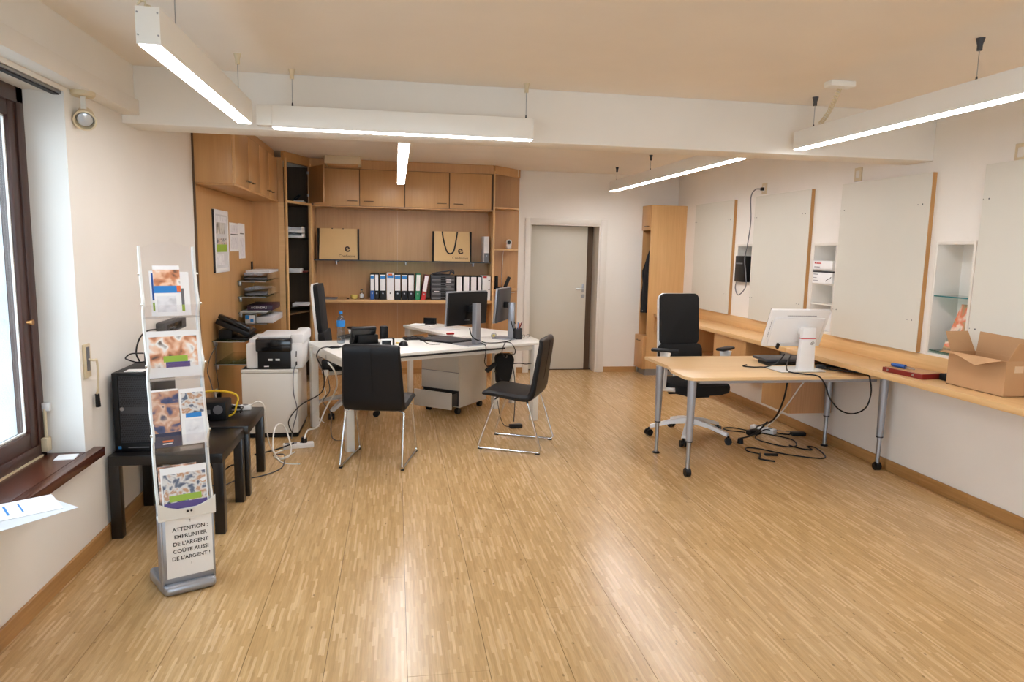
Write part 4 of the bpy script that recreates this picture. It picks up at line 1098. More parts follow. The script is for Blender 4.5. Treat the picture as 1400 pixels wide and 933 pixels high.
# ---- left niche: frames, papers, glass shelves
def wallpic(name, label, cat, y0, y1, z0, z1, fr_, mat_fr, mat_in, blocks=()):
    t = thing(name, label, cat, (WX, (y0 + y1) / 2, z0))
    x = WX + 0.018 if fr_ > 0 else WX + 0.003
    if fr_ > 0:
        f = MB()
        f.box(WX + 0.001, x, y0, y0 + fr_, z0, z1, 0.002).box(WX + 0.001, x, y1 - fr_, y1, z0, z1, 0.002)
        f.box(WX + 0.001, x, y0 + fr_, y1 - fr_, z0, z0 + fr_, 0.002).box(WX + 0.001, x, y0 + fr_, y1 - fr_, z1 - fr_, z1, 0.002)
        obj('frame', f, mat_fr, t, True)
    f = max(fr_, 0)
    obj('print', MB().box(WX + 0.001, x - 0.002 if fr_ > 0 else x, y0 + f, y1 - f, z0 + f, z1 - f), mat_in, t, True)
    for a, b_, c, d, mm in blocks:
        obj('printed_area', MB().box(x - 0.002, x - 0.0005 if fr_ > 0 else x + 0.001, y0 + (y1 - y0) * a, y0 + (y1 - y0) * b_, z0 + (z1 - z0) * c, z0 + (z1 - z0) * d), mm, t, True)
    return t
t = wallpic('picture_frame', 'tall white framed display of photos on the beech side wall', 'picture', 6.42, 6.93, 1.39, 1.945, 0.04, M['white_pl'], M['paper2'],
        [(0.12, 0.86, 0.80, 0.90, PIC['text']), (0.12, 0.7, 0.62, 0.80, PIC['poster']), (0.12, 0.86, 0.45, 0.55, PIC['office']), (0.12, 0.86, 0.33, 0.45, M['lime']), (0.12, 0.6, 0.12, 0.30, PIC['text'])])
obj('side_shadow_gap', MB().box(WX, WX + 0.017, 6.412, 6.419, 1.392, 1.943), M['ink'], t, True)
wallpic('notice_sheet', 'wider white notice sheet pinned right of the picture frame', 'notice', 7.04, 7.42, 1.575, 1.85, 0, None, M['paper'],
        [(0.1, 0.9, 0.58, 0.61, M['ink']), (0.12, 0.9, 0.65, 0.92, PIC['text']), (0.12, 0.9, 0.08, 0.5, PIC['text'])])
wallpic('notice_sheet', 'tall narrow white notice sheet overlapping next to the other', 'notice', 7.43, 7.72, 1.50, 1.855, 0, None, M['paper'],
        [(0.2, 0.8, 0.70, 0.725, M['ink']), (0.2, 0.8, 0.06, 0.6, PIC['text'])])
tag(obj('light_switch', MB().box(WX, WX + 0.012, 8.00, 8.06, 1.37, 1.46, 0.002), M['ink']), 'small dark switch low in the inner corner of the beech panelling', 'switch')

def gshelf(label, y0, y1, z, x1=-1.29, mt=None):
    t = thing('glass_shelf', label, 'shelf', (WX, (y0 + y1) / 2, z), 0, 'glass shelves on the beech side wall')
    obj('glass_plate', MB().box(WX + 0.002, x1, y0, y1, z, z + 0.008, 0.001), mt or M['shelfglass'], t, True)
    obj('glass_edge', MB().box(WX + 0.01, x1, y0 - 0.003, y0, z, z + 0.008), M['steel'], t, True)
    for y in (y0 + 0.06, y1 - 0.12):
        obj('bracket', MB().box(WX + 0.001, WX + 0.03, y - 0.014, y + 0.014, z - 0.045, z - 0.001, 0.004).cyl((WX + 0.02, y, z - 0.001), (WX + 0.16, y, z - 0.006), 0.006, n=10), M['steel'], t, True)
    return t
gshelf('top glass shelf, left niche, under the light switch', 7.30, 8.08, 1.275)
gshelf('second glass shelf from the top, left niche, holding clear trays', 7.30, 8.08, 1.115)
gshelf('third glass shelf, left niche, under the dark purple book', 7.30, 8.08, 0.955)
gshelf('glass shelf carrying the black desk phone', 6.26, 7.05, 0.805)
gshelf('lowest glass shelf behind the white cabinet corner', 6.30, 7.05, 0.595)
gshelf('fourth glass shelf, left niche, above the printer', 7.30, 8.08, 0.845)
# trays and papers on these shelves
def tray(label, z):
    t = thing('clear_tray', label, 'tray', (-1.42, 7.7, z), 0, 'clear letter trays')
    m_ = MB().box(-1.53, -1.30, 7.45, 7.95, z, z + 0.004)
    m_.box(-1.53, -1.526, 7.45, 7.95, z, z + 0.07).box(-1.304, -1.30, 7.45, 7.95, z, z + 0.07).box(-1.526, -1.304, 7.946, 7.95, z, z + 0.07)
    obj('shell', m_, M['smoke'], t, True)
    obj('papers', MB().box(-1.52, -1.33, 7.46, 7.85, z + 0.006, z + 0.02, 0.002), M['label_grey'], t, True)
tray('clear tray with grey papers on the top glass shelf', 1.285)
tray('clear tray with papers on the second glass shelf', 1.125)
tag(obj('folder', MB().box(-1.50, -1.27, 7.4, 7.95, 1.36, 1.385, 0.003).xf(Matrix.Translation((0, 0, -0.0))), M['paper2']), 'grey folder lying across the tray on the top glass shelf', 'folder')
mg = tag(obj('magazine', MB().box(-1.50, -1.25, 7.42, 7.9, 0.975, 1.03, 0.006), M['maroon']), 'thick dark purple book with white lettering on the third glass shelf', 'book')
text('AGENDAS', 0.032, M['paper'], mg, facing((-1.385, 7.418, 1.005), 0, -1), 'lettering', 1.1)
tag(obj('paper_stack', MB().box(-1.55, -1.29, 7.32, 7.9, 0.964, 0.973, 0.001), M['paper2']), 'pale sheets under the dark purple book', 'paper stack')
tag(obj('paper_stack', MB().box(-1.40, -1.235, 7.35, 7.95, 0.854, 0.915, 0.003), M['paper2']), 'stacked grey catalogues on the fourth glass shelf', 'paper stack')
t = thing('carton', 'small grey box with sky blue print beside the grey catalogues', 'box', (-1.44, 7.34, 0.853))
obj('box_body', MB().box(-1.50, -1.41, 7.31, 7.42, 0.854, 0.938, 0.002), M['paper2'], t, True)
obj('printed_area', MB().box(-1.498, -1.46, 7.3075, 7.31, 0.895, 0.936).box(-1.45, -1.42, 7.3075, 7.31, 0.87, 0.90), M['skyblue'], t, True)

# desk phone on the lower shelf
t = thing('desk_phone', 'black desk phone with sloping keypad on the glass shelf at the left wall', 'phone', (-1.42, 6.5, 0.814))
ph = Matrix.Translation((-1.42, 6.48, 0.83)) @ Matrix.Rotation(R(20), 4, 'Z') @ Matrix.Rotation(R(-28), 4, 'Y') 
obj('body', MB().box(-0.12, 0.11, -0.12, 0.12, 0.015, 0.05, 0.01, mt=Matrix.Translation((-1.41, 6.45, 0.88)) @ Matrix.Rotation(R(24), 4, 'Y') @ Matrix.Scale(1.3, 4)), M['black'], t, True)
obj('foot', MB().box(-1.53, -1.42, 6.36, 6.6, 0.814, 0.90, 0.008).box(-1.42, -1.20, 6.32, 6.62, 0.814, 0.832, 0.004), M['black'], t, True)
obj('keypad', MB().box(-0.02, 0.09, -0.03, 0.10, 0.05, 0.055, 0.002, mt=Matrix.Translation((-1.41, 6.45, 0.88)) @ Matrix.Rotation(R(24), 4, 'Y') @ Matrix.Scale(1.3, 4)), M['darkgrey'], t, True)
obj('receiver', MB().box(-0.12, 0.10, -0.115, -0.065, 0.055, 0.085, 0.012, mt=Matrix.Translation((-1.41, 6.45, 0.88)) @ Matrix.Rotation(R(24), 4, 'Y') @ Matrix.Scale(1.3, 4)), M['blackgloss'], t, True)
obj('display', MB().box(-0.10, -0.03, -0.02, 0.10, 0.05, 0.056, 0.002, mt=Matrix.Translation((-1.41, 6.45, 0.88)) @ Matrix.Rotation(R(24), 4, 'Y') @ Matrix.Scale(1.3, 4)), M['screen'], t, True)
t = thing('wall_outlet', 'double wall outlet with a plug under the phone shelf', 'outlet', (WX, 6.3, 0.30))
obj('plate', MB().box(WX, WX + 0.012, 6.30, 6.37, 0.28, 0.38, 0.003), M['white_pl'], t, True)
obj('plug', MB().box(WX + 0.012, WX + 0.045, 6.315, 6.355, 0.30, 0.34, 0.006), M['black'], t, True)
for i, p in enumerate(([(-1.54, 6.30, 0.80), (-1.54, 6.27, 0.6), (-1.535, 6.28, 0.5), (-1.53, 6.33, 0.34)], [(-1.50, 6.20, 0.80), (-1.54, 6.1, 0.70), (-1.54, 6.0, 0.60), (-1.50, 5.9, 0.55), (-1.40, 5.6, 0.50), (-1.25, 5.1, 0.50)])):
    tag(obj('cable', MB().tube(p, 0.004, 7, 6), M['darkgrey']), ('dark lead hanging from the phone shelf to the wall outlet', 'dark lead running from the phone shelf down to the cable table')[i], 'cable')

# ================================================================ RIGHT WALL
def wboard(label, y0, y1, z0=0.962, z1=2.255):
    t = thing('wall_board', label, 'board', (XR, (y0 + y1) / 2, z0), 0, 'grey white boards on the right wall')
    obj('face_sheet', MB().box(XR - 0.038, XR - 0.034, y0, y1, z0, z1), M['board'], t, True)
    obj('core', MB().box(XR - 0.034, XR - 0.0005, y0 + 0.0005, y1 - 0.0005, z0 + 0.0005, z1 - 0.0005), M['edge'], t, True)
    for yy in (y0 + 0.07, y1 - 0.05):
        for zz in (z0 + 0.23, z1 - 0.22):
            obj('screw', MB().cyl((XR - 0.038, yy, zz), (XR - 0.0395, yy, zz), 0.005, n=10).cyl((XR - 0.038, yy + 0.045, zz), (XR - 0.0395, yy + 0.045, zz), 0.003, n=8), M['darkgrey'], t, True)
wboard('pinboard farthest from the viewer, beside the beech coat cupboard', 7.42, 8.44)
wboard('pinboard behind the white all-in-one screen, with a cable hanging over it', 5.94, 6.95)
wboard('largest looking pinboard in the middle of the right wall', 4.475, 5.49)
wboard('pinboard at the right edge of the picture, above the open carton', 2.95, 4.02)

for lb, y, z in (('cream outlet plate with a black plug above the second board', 6.84, 2.33), ('cream outlet plate above the middle board', 5.34, 2.325), ('cream outlet plate at the picture edge above the last board', 3.80, 2.305)):
    t = thing('wall_outlet', lb, 'outlet', (XR, y, z))
    obj('plate', MB().box(XR - 0.012, XR - 0.0005, y - 0.045, y + 0.045, z - 0.055, z + 0.055, 0.004), M['cream'], t, True)
    obj('socket_face', MB().box(XR - 0.014, XR - 0.012, y - 0.022, y + 0.022, z - 0.03, z + 0.03, 0.002), M['white_trim'], t, True)
    if y > 6: obj('plug', MB().box(XR - 0.045, XR - 0.014, y - 0.015, y + 0.02, z - 0.02, z + 0.012, 0.005), M['black'], t, True)
tag(obj('cable', MB().tube([(XR - 0.05, 6.84, 2.325), (XR - 0.06, 6.93, 2.325), (XR - 0.055, 7.02, 2.25), (XR - 0.05, 7.0, 2.0), (XR - 0.05, 7.04, 1.75), (XR - 0.05, 7.08, 1.6), (XR - 0.05, 7.04, 1.45), (XR - 0.05, 7.02, 1.30), (XR - 0.04, 7.19, 1.20), (XR - 0.03, 7.29, 1.27), (XR - 0.03, 7.27, 1.35)], 0.006, 8, 8), M['midgrey']),
    'grey power cable hanging from the high outlet past the second board', 'cable')
t = thing('wifi_router', 'black router box standing in the small wall niche', 'router', (XR - 0.02, 7.18, 1.346))
obj('casing', MB().box(XR - 0.045, XR + 0.03, 7.07, 7.30, 1.346, 1.63, 0.005), M['black'], t, True)
obj('stripe', MB().box(XR - 0.047, XR - 0.045, 7.13, 7.28, 1.54, 1.555), M['midgrey'], t, True)
obj('niche_lip', MB().box(XR - 0.03, XR - 0.0005, 7.02, 7.33, 1.338, 1.345), M['white_trim'], t, True)

# niche frames (white beading) and shelves
def niche_frame(name, y0, y1, z0, z1):
    t = sempty(name, (XR, (y0 + y1) / 2, z0)); f = MB(); k = 0.022
    f.box(XR - 0.006, XR - 0.0002, y0 - k, y0, z0 - k, z1 + k, 0.001).box(XR - 0.006, XR - 0.0002, y1, y1 + k, z0 - k, z1 + k, 0.001)
    f.box(XR - 0.006, XR - 0.0002, y0, y1, z0 - k, z0, 0.001).box(XR - 0.006, XR - 0.0002, y0, y1, z1, z1 + k, 0.001)
    obj('beading', f, M['white_trim'], t, True)
    return t
niche_frame('trim_5', 4.086, 4.396, 0.977, 1.745)
niche_frame('trim_6', 5.552, 5.873, 0.977, 1.741)
niche_frame('trim_7', 7.02, 7.33, 1.345, 1.737)
t = thing('glass_shelf', 'clear glass shelf in the niche above the open carton', 'shelf', (XR + 0.1, 4.24, 1.38))
obj('glass_plate', MB().box(XR + 0.002, XR + 0.198, 4.088, 4.394, 1.380, 1.388), M['shelfglass'], t, True)
obj('glass_edge', MB().box(XR - 0.001, XR + 0.002, 4.088, 4.394, 1.380, 1.388), M['teal'], t, True)
t = thing('glass_shelf', 'clear glass plate on the floor of the niche above the carton', 'shelf', (XR + 0.1, 4.24, 0.978))
obj('glass_plate', MB().box(XR + 0.002, XR + 0.198, 4.088, 4.394, 0.99, 0.998), M['shelfglass'], t, True)
for z, lb in ((1.528, 'upper white shelf in the niche with two flat boxes'), (1.402, 'middle white shelf in the niche under the flat boxes'), (1.222, 'lower white shelf in the niche behind the screen')):
    tag(obj('niche_shelf', MB().box(XR + 0.001, XR + 0.198, 5.553, 5.872, z - 0.012, z), M['white_trim']), lb, 'shelf', 'white shelves in the middle niche')
t = thing('flat_box', 'white flat box with red logo on the upper niche shelf', 'box', (XR + 0.08, 5.71, 1.529))
obj('box_body', MB().box(XR - 0.015, XR + 0.17, 5.575, 5.865, 1.529, 1.605, 0.002), M['paper'], t, True)
obj('logo', MB().cyl((XR - 0.016, 5.83, 1.585), (XR - 0.018, 5.83, 1.585), 0.012, n=3), M['logo'], t, True)
obj('printed_area', MB().box(XR - 0.0175, XR - 0.0155, 5.74, 5.81, 1.578, 1.588), M['logo'], t, True)
obj('printed_area', MB().box(XR - 0.0175, XR - 0.0155, 5.76, 5.84, 1.546, 1.552), M['label_grey'], t, True)
t = thing('flat_box', 'white flat box with small grey print on the middle niche shelf', 'box', (XR + 0.08, 5.71, 1.403))
obj('box_body', MB().box(XR - 0.012, XR + 0.17, 5.575, 5.865, 1.403, 1.500, 0.002), M['paper'], t, True)
obj('dark_rim', MB().box(XR - 0.014, XR + 0.15, 5.57, 5.866, 1.500, 1.511), M['darkgrey'], t, True)
obj('printed_area', MB().box(XR - 0.0135, XR - 0.0125, 5.78, 5.85, 1.48, 1.486).box(XR - 0.0135, XR - 0.0125, 5.80, 5.85, 1.45, 1.455).box(XR - 0.0135, XR - 0.0125, 5.78, 5.85, 1.425, 1.43), M['label_grey'], t, True)
obj('printed_mark', MB().tube([(XR - 0.014, 5.66, 1.425), (XR - 0.014, 5.63, 1.445), (XR - 0.014, 5.60, 1.45), (XR - 0.014, 5.585, 1.465)], 0.003, 6), M['ink'], t, True)
tag(obj('connector_panel', MB().box(XR + 0.02, XR + 0.12, 5.56, 5.70, 0.978, 1.15, 0.004), M['white_pl']), 'white box with dark ports low in the middle niche', 'connector box')
cat_ = thing('catalogue', 'glossy catalogue of a smiling person leaning in the niche, yellow foot', 'catalogue', (XR + 0.04, 4.20, 1.0))
obj('cover', MB().quad((XR + 0.025, 4.30, 1.0), (XR + 0.025, 4.11, 1.0), (XR + 0.09, 4.105, 1.335), (XR + 0.09, 4.235, 1.335), 0.004), PIC['woman'], cat_, True)
obj('printed_area', MB().quad((XR + 0.024, 4.30, 1.0), (XR + 0.024, 4.11, 1.0), (XR + 0.040, 4.11, 1.085), (XR + 0.040, 4.285, 1.085), -0.002), M['yellow'], cat_, True, label='yellow foot of the cover')

# worktop along the right wall
CT = 0.84; CF = 3.385
t = thing('wall_worktop', 'long beech worktop along the right wall with upstand', 'worktop', (3.6, 5.0, CT))
obj('slab', MB().box(CF, XR - 0.001, 0.2, 5.573, CT - 0.042, CT, 0.004), M['beechy'], t, True)
obj('slab', MB().box(CF, XR - 0.001, 5.576, 8.775, CT - 0.042, CT, 0.004), M['beechy'], t, True)
obj('upstand', MB().box(XR - 0.018, XR - 0.0008, 0.2, 8.775, CT, 0.958, 0.001), M['beechy'], t, True)
obj('end_bracket', MB().prism([(CF + 0.01, 8.755), (XR - 0.02, 8.755), (XR - 0.02, 8.773), (CF + 0.01, 8.773)], 0.6, CT - 0.043), M['beech'], t, True)
t = thing('under_counter_cabinet', 'low beech cabinet fixed on the right wall behind the desk legs', 'cabinet', (3.57, 5.65, 0.28))
obj('body', MB().box(3.38, XR - 0.016, 5.43, 5.88, 0.28, 0.685, 0.001), wood('beech_shaded_side', (178, 130, 88), (196, 150, 108), 'z', 0.45), t, True)  # beech darkened, the side's shade is put into the colour
d = obj('door', MB().box(3.362, 3.379, 5.432, 5.878, 0.28, 0.60, 0.0015), M['beech'], t, True)
handle(d, 3.362, 5.66, 0.545, (0, 1, 0), (-1, 0, 0), 0.12)
d = obj('drawer', MB().box(3.362, 3.379, 5.432, 5.878, 0.605, 0.684, 0.0015), M['beech'], t, True)
handle(d, 3.362, 5.66, 0.645, (0, 1, 0), (-1, 0, 0), 0.12)
t = thing('open_shelf_cabinet', 'open beech shelf cabinet under the far worktop behind the chair', 'cabinet', (3.6, 6.75, 0.45))
c = MB(); y0, y1 = 6.30, 7.75
for y in (y0, 6.98, y1 - 0.018): c.box(3.40, XR - 0.016, y, y + 0.018, 0.46, CT - 0.044)
c.box(3.40, XR - 0.016, y0, y1, 0.46, 0.478); c.box(XR - 0.03, XR - 0.016, y0, y1, 0.46, CT - 0.044)
obj('carcass', c, M['beech'], t, True)
obj('front_panel', MB().box(3.40, 3.415, y0 + 0.018, 6.98, 0.478, CT - 0.046), M['beech'], t, True)

# coat cupboard
KX0, KY0, KH = 3.285, 8.79, 2.262
t = thing('coat_cupboard', 'tall beech coat cupboard with open bay in the far right corner', 'cupboard', (3.54, 8.95, 0))
obj('side_panel', MB().box(KX0 + 0.018, XR - 0.0005, KY0, KY0 + 0.02, 0.09, KH), M['beechy'] if False else wood('cupboard_side', (204, 160, 104), (218, 176, 122), 'z', 0.4), t, True)
obj('back_panel', MB().box(XR - 0.02, XR - 0.0005, KY0 + 0.02, YB - 0.002, 0.09, KH), M['beech'], t, True)
obj('side_panel', MB().box(KX0 + 0.018, XR - 0.02, YB - 0.02, YB - 0.0005, 0.09, KH), M['beech'], t, True)
obj('shelf', MB().box(KX0 + 0.018, XR - 0.02, KY0 + 0.02, YB - 0.02, 1.95, 1.97), M['beech'], t, True)
obj('shelf', MB().box(KX0 + 0.018, XR - 0.02, KY0 + 0.02, YB - 0.02, 0.50, 0.53), M['beech'], t, True)
obj('top_panel', MB().box(KX0 + 0.018, XR - 0.02, KY0 + 0.02, YB - 0.02, KH - 0.018, KH), M['beech'], t, True)
d = obj('door', MB().box(KX0, KX0 + 0.017, KY0, YB - 0.003, 1.94, KH, 0.001), M['beech'], t, True)
handle(d, KX0, 8.88, 1.99, (0, 1, 0), (-1, 0, 0), 0.1)
d = obj('door', MB().box(KX0 - 0.03, KX0 + 0.017, KY0 - 0.01, YB - 0.003, 0.09, 0.53, 0.001), M['beech'], t, True)
handle(d, KX0 - 0.03, 8.93, 0.47, (0, 1, 0), (-1, 0, 0), 0.1)
obj('plinth', MB().box(KX0 + 0.02, XR - 0.001, KY0 + 0.01, YB - 0.02, 0, 0.09), M['alu'], t, True)
obj('hanging_rail', MB().cyl((3.5, KY0 + 0.02, 1.88), (3.5, YB - 0.02, 1.88), 0.012), M['chrome'], t, True)
t = thing('jacket', 'black jacket hanging in the open bay of the coat cupboard', 'jacket', (3.42, 8.93, 0.85))
rows = []
for i in range(12):
    f = i / 11; z = 1.72 - f * 0.88
    wd = (0.05 + 0.12 * min(1, f * 3)) * (1 + 0.04 * math.sin(i * 1.7)); dp = 0.035 + 0.035 * min(1, f * 2.5)
    rows.append([(3.43 + math.sin(a) * wd + 0.01 * math.sin(a * 5 + i * 0.4), 8.935 + math.cos(a) * dp * (1 + 0.12 * math.sin(4 * a)), z) for a in [2 * PI * k / 16 for k in range(17)]])
jb = MB().grid(rows)
obj('body', jb, M['jacket'], t, True)
obj('sleeve', MB().tube([(3.38, 8.90, 1.69), (3.335, 8.885, 1.55), (3.315, 8.88, 1.3), (3.305, 8.88, 1.05), (3.30, 8.88, 0.85)], [0.04, 0.048, 0.05, 0.045, 0.042] , 12), M['jacket'], t, True)
obj('hanger_hook', MB().tube([(3.43, 8.935, 1.72), (3.43, 8.935, 1.80), (3.45, 8.935, 1.86), (3.49, 8.935, 1.895), (3.515, 8.935, 1.87)], 0.003, 6, 4), M['chrome'], t, True)
obj('cuff_button', MB().cyl((3.262, 8.86, 0.87), (3.256, 8.858, 0.87), 0.006, n=10), M['chrome'], t, True)

# items on the worktop
t = thing('tool_case', 'open dark red tool case lying on the worktop', 'tool case', (3.55, 4.22, CT))
m_ = TR((3.55, 4.24, CT), R(8))
obj('tray', MB().box(-0.10, 0.10, -0.165, 0.165, 0, 0.034, 0.003, mt=m_), M['darkred'], t, True)
obj('lining', MB().box(-0.09, 0.09, -0.155, 0.155, 0.034, 0.038, 0, mt=m_), M['card'], t, True)
obj('latch', MB().box(-0.104, -0.10, -0.10, -0.085, 0.01, 0.025, 0.001, mt=m_), M['steel'], t, True)
obj('latch', MB().box(-0.104, -0.10, 0.11, 0.125, 0.01, 0.025, 0.001, mt=m_), M['steel'], t, True)
t = thing('screwdriver', 'blue handled screwdriver lying on the open tool case', 'screwdriver', (3.52, 4.26, CT + 0.04), R(8))
obj('grip', MB().cyl((-0.02, 0.11, 0.014), (-0.02, 0.0, 0.014), 0.013, 0.015, 10), M['blue'], t)
obj('blade', MB().cyl((-0.02, 0.0, 0.014), (-0.02, -0.08, 0.008), 0.004, n=8), M['steel'], t)
t = thing('gadget', 'small black device behind the carton beside the tool case', 'gadget', (3.63, 4.02, CT))
obj('body', MB().box(3.60, 3.70, 3.985, 4.06, CT, CT + 0.045, 0.006), M['black'], t, True)
obj('knob', MB().cyl((3.62, 4.0, CT + 0.045), (3.62, 4.0, CT + 0.06), 0.012), M['steel'], t, True)
# carton
t = thing('cardboard_box', 'open brown cardboard box with raised flaps on the worktop', 'carton', (3.64, 3.76, CT))
bx0, bx1, by0, by1, bh, wt = 3.545, 3.742, 3.50, 3.935, 0.215, 0.004
c = MB().box(bx0, bx1, by0, by1, CT, CT + wt)
c.box(bx0, bx0 + wt, by0, by1, CT, CT + bh).box(bx1 - wt, bx1, by0, by1, CT, CT + bh)
c.box(bx0 + wt, bx1 - wt, by0, by0 + wt, CT, CT + bh).box(bx0 + wt, bx1 - wt, by1 - wt, by1, CT, CT + bh)
obj('box_walls', c, M['card'], t, True)
zt = CT + bh
# left long flap folded out and bent down
fl_ = MB()
rows = []
for i in range(9):
    f = i / 8; y = by1 - f * (by1 - by0)
    dz = -0.02 - 0.05 * max(0, 1 - abs(f - 0.62) / 0.35)
    rows.append([(bx0, y, zt), (bx0 - 0.035, y, zt + 0.006), (bx0 - 0.07 + 0.02 * f, y, zt + dz + 0.02)])
fl_.grid(rows, 0.004)
obj('flap', fl_, M['card'], t, True)
obj('flap', MB().quad((bx0 + 0.01, by1, zt), (bx1 - 0.01, by1, zt), (bx1 - 0.035, by1 + 0.045, zt + 0.125), (bx0 - 0.015, by1 + 0.03, zt + 0.125), 0.004), M['card'], t, True)
obj('flap', MB().quad((bx1 - 0.002, by1 - 0.005, zt), (bx1 - 0.002, by0 + 0.01, zt), (bx1 - 0.002, by0 - 0.02, zt + 0.115), (bx1 - 0.002, by1 - 0.02, zt + 0.13), -0.004), M['card'], t, True)
obj('flap', MB().quad((bx0 + 0.01, by0, zt), (bx1, by0, zt), (bx1 + 0.0, by0 - 0.035, zt + 0.11), (bx0 + 0.035, by0 - 0.035, zt + 0.11), -0.004), M['card'], t, True)
obj('tape_tear', MB().box(bx0 + 0.06, bx0 + 0.12, by0 - 0.0015, by0, zt - 0.07, zt - 0.03), mat('torn_card', (214, 184, 150), 0.8), t, True)

# ================================================================ BEECH DESK
t = thing('desk', 'beech desk on telescopic grey legs pushed against the worktop', 'desk', (2.9, 5.15, 0))
DZ = 0.755
poly = [(2.125, 4.655), (3.75, 4.655), (3.75, 5.66), (2.12, 5.66), (2.14, 5.19), (2.118, 5.10), (2.085, 4.98), (2.083, 4.72)]
obj('table_top', MB().prism(poly, DZ - 0.025, DZ, 0.003), M['beechx'], t, True)
obj('under_frame', MB().box(2.22, 3.68, 4.76, 4.80, DZ - 0.065, DZ - 0.026).box(2.22, 3.68, 5.50, 5.54, DZ - 0.065, DZ - 0.026).box(2.22, 2.26, 4.8, 5.5, DZ - 0.065, DZ - 0.026).box(3.64, 3.68, 4.8, 5.5, DZ - 0.065, DZ - 0.026), M['silver'], t, True)
for x, y, caster in ((2.138, 4.71, True), (2.13, 5.32, False), (3.70, 4.70, True), (3.70, 5.38, False)):
    lg = obj('leg', MB().cyl((x, y, 0.27), (x, y, DZ - 0.026), 0.024, 0.033, 24), M['silver'], t, True)
    obj('lower_tube', MB().cyl((x, y, 0.045 if caster else 0.012), (x, y, 0.272), 0.016, n=20), M['steel'], lg, True)
    obj('collar', MB().cyl((x, y, 0.262), (x, y, 0.272), 0.0255, n=24), M['darkgrey'], lg, True)
    if caster:
        obj('caster', MB().cyl((x - 0.02, y, 0.031), (x + 0.02, y, 0.031), 0.031, n=24).box(x - 0.022, x + 0.022, y - 0.012, y + 0.012, 0.03, 0.066, 0.006), M['black'], lg, True)
    else:
        obj('foot_pad', MB().lathe([(0.03, 0.0), (0.03, 0.008), (0.018, 0.014)], (x, y, 0), 20), M['black'], lg, True)
obj('grommet_plate', MB().cyl((2.143, 4.678, 0.69), (2.143, 4.672, 0.69), 0.006, n=10), M['steel'], t, True)

# white all-in-one screen seen from behind
MR = R(2)
t = thing('monitor', 'white all-in-one computer screen seen from behind on the beech desk', 'monitor', (3.15, 4.98, DZ), MR)
tl = Matrix.Translation((-0.05, 0.02, 0.335)) @ Matrix.Rotation(R(-3), 4, 'Z') @ Matrix.Rotation(R(23), 4, 'X') @ Matrix.Scale(0.9, 4, (1, 0, 0))
obj('back_shell', MB().prism([(-0.275, -0.165), (0.275, -0.165), (0.275, 0.165), (-0.275, 0.165)], 0, 0.03, 0.012, mt=tl @ Matrix.Rotation(PI / 2, 4, 'X')), M['white_pl'], t)
obj('rear_bulge', MB().box(-0.235, 0.235, -0.045, -0.028, -0.15, 0.10, 0.012, mt=tl), M['white_pl'], t)
sc = obj('front_screen', MB().box(-0.268, 0.268, 0.0005, 0.003, -0.155, 0.158, 0, mt=tl), M['screen'], t)
v = MB()
for i in range(26): v.box(-0.12 + i * 0.0105, -0.113 + i * 0.0105, -0.032, -0.0295, 0.112, 0.117, 0, mt=tl)
for i in range(10): v.box(-0.252, -0.248, -0.032, -0.0295, -0.09 + i * 0.017, -0.079 + i * 0.017, 0, mt=tl)
obj('vent_slots', v, M['label_grey'], t)
obj('port_strip', MB().box(-0.16, 0.10, -0.047, -0.043, -0.145, -0.115, 0, mt=tl), M['paper2'], t)
st = obj('stand', MB().prism([(-0.085, 0.008), (0.055, 0.008), (0.048, 0.345), (-0.06, 0.345)], -0.115, -0.075, 0.004, mt=Matrix(((1, 0, 0, 0), (0, 0, 1, 0), (0, 1, 0, 0), (0, 0, 0, 1)))), M['white_pl'], t)
obj('red_line', MB().box(-0.068, 0.051, -0.1165, -0.074, 0.255, 0.262), M['red'], st)
obj('emblem', MB().tube([(0.022 + 0.014 * math.cos(a * PI / 8), -0.117, 0.222 + 0.011 * math.sin(a * PI / 8) + 0.004 * math.cos(a * PI / 8)) for a in range(16)], 0.0015, 6, closed=True).cyl((0.013, -0.117, 0.228), (0.030, -0.117, 0.216), 0.0015, n=6), M['ink'], st)
obj('hinge', MB().box(-0.045, 0.03, -0.078, -0.02, 0.28, 0.33, 0.004), M['white_pl'], st)
obj('stand_base', MB().box(-0.25, 0.135, -0.15, 0.09, 0.002, 0.011, 0.003), M['white_pl'], t)
obj('base_underside', MB().box(-0.247, 0.13, -0.148, 0.087, 0.0, 0.002), M['ink'], t)
obj('power_plug', MB().box(-0.155, -0.135, -0.07, -0.04, -0.165, -0.12, 0.004, mt=tl), M['black'], t)
tag(obj('keyboard', MB().box(-0.20, 0.20, -0.075, 0.075, 0, 0.022, 0.006).xf(TR((3.18, 5.235, DZ), R(-3))), M['black']),
    'black keyboard lying behind the white screen on the beech desk', 'keyboard')
tag(obj('laptop', MB().box(-0.21, 0.21, -0.15, 0.15, 0, 0.024, 0.006).xf(TR((3.20, 5.30, DZ + 0.0225), R(-3)) @ Matrix.Scale(0.8, 4, (0, 1, 0))), M['darkgrey']),
    'flat dark grey laptop stacked on the keyboard behind the white screen', 'laptop')
t = thing('mouse', 'black computer mouse right of the white screen stand', 'mouse', (3.36, 5.0, DZ), R(20))
mm = MB().lathe([(0.0, 0.034), (0.018, 0.030), (0.028, 0.018), (0.031, 0.0)], n=20)
mm.xf(Matrix.Scale(1.7, 4, (0, 1, 0)))
obj('shell', mm, M['black'], t)
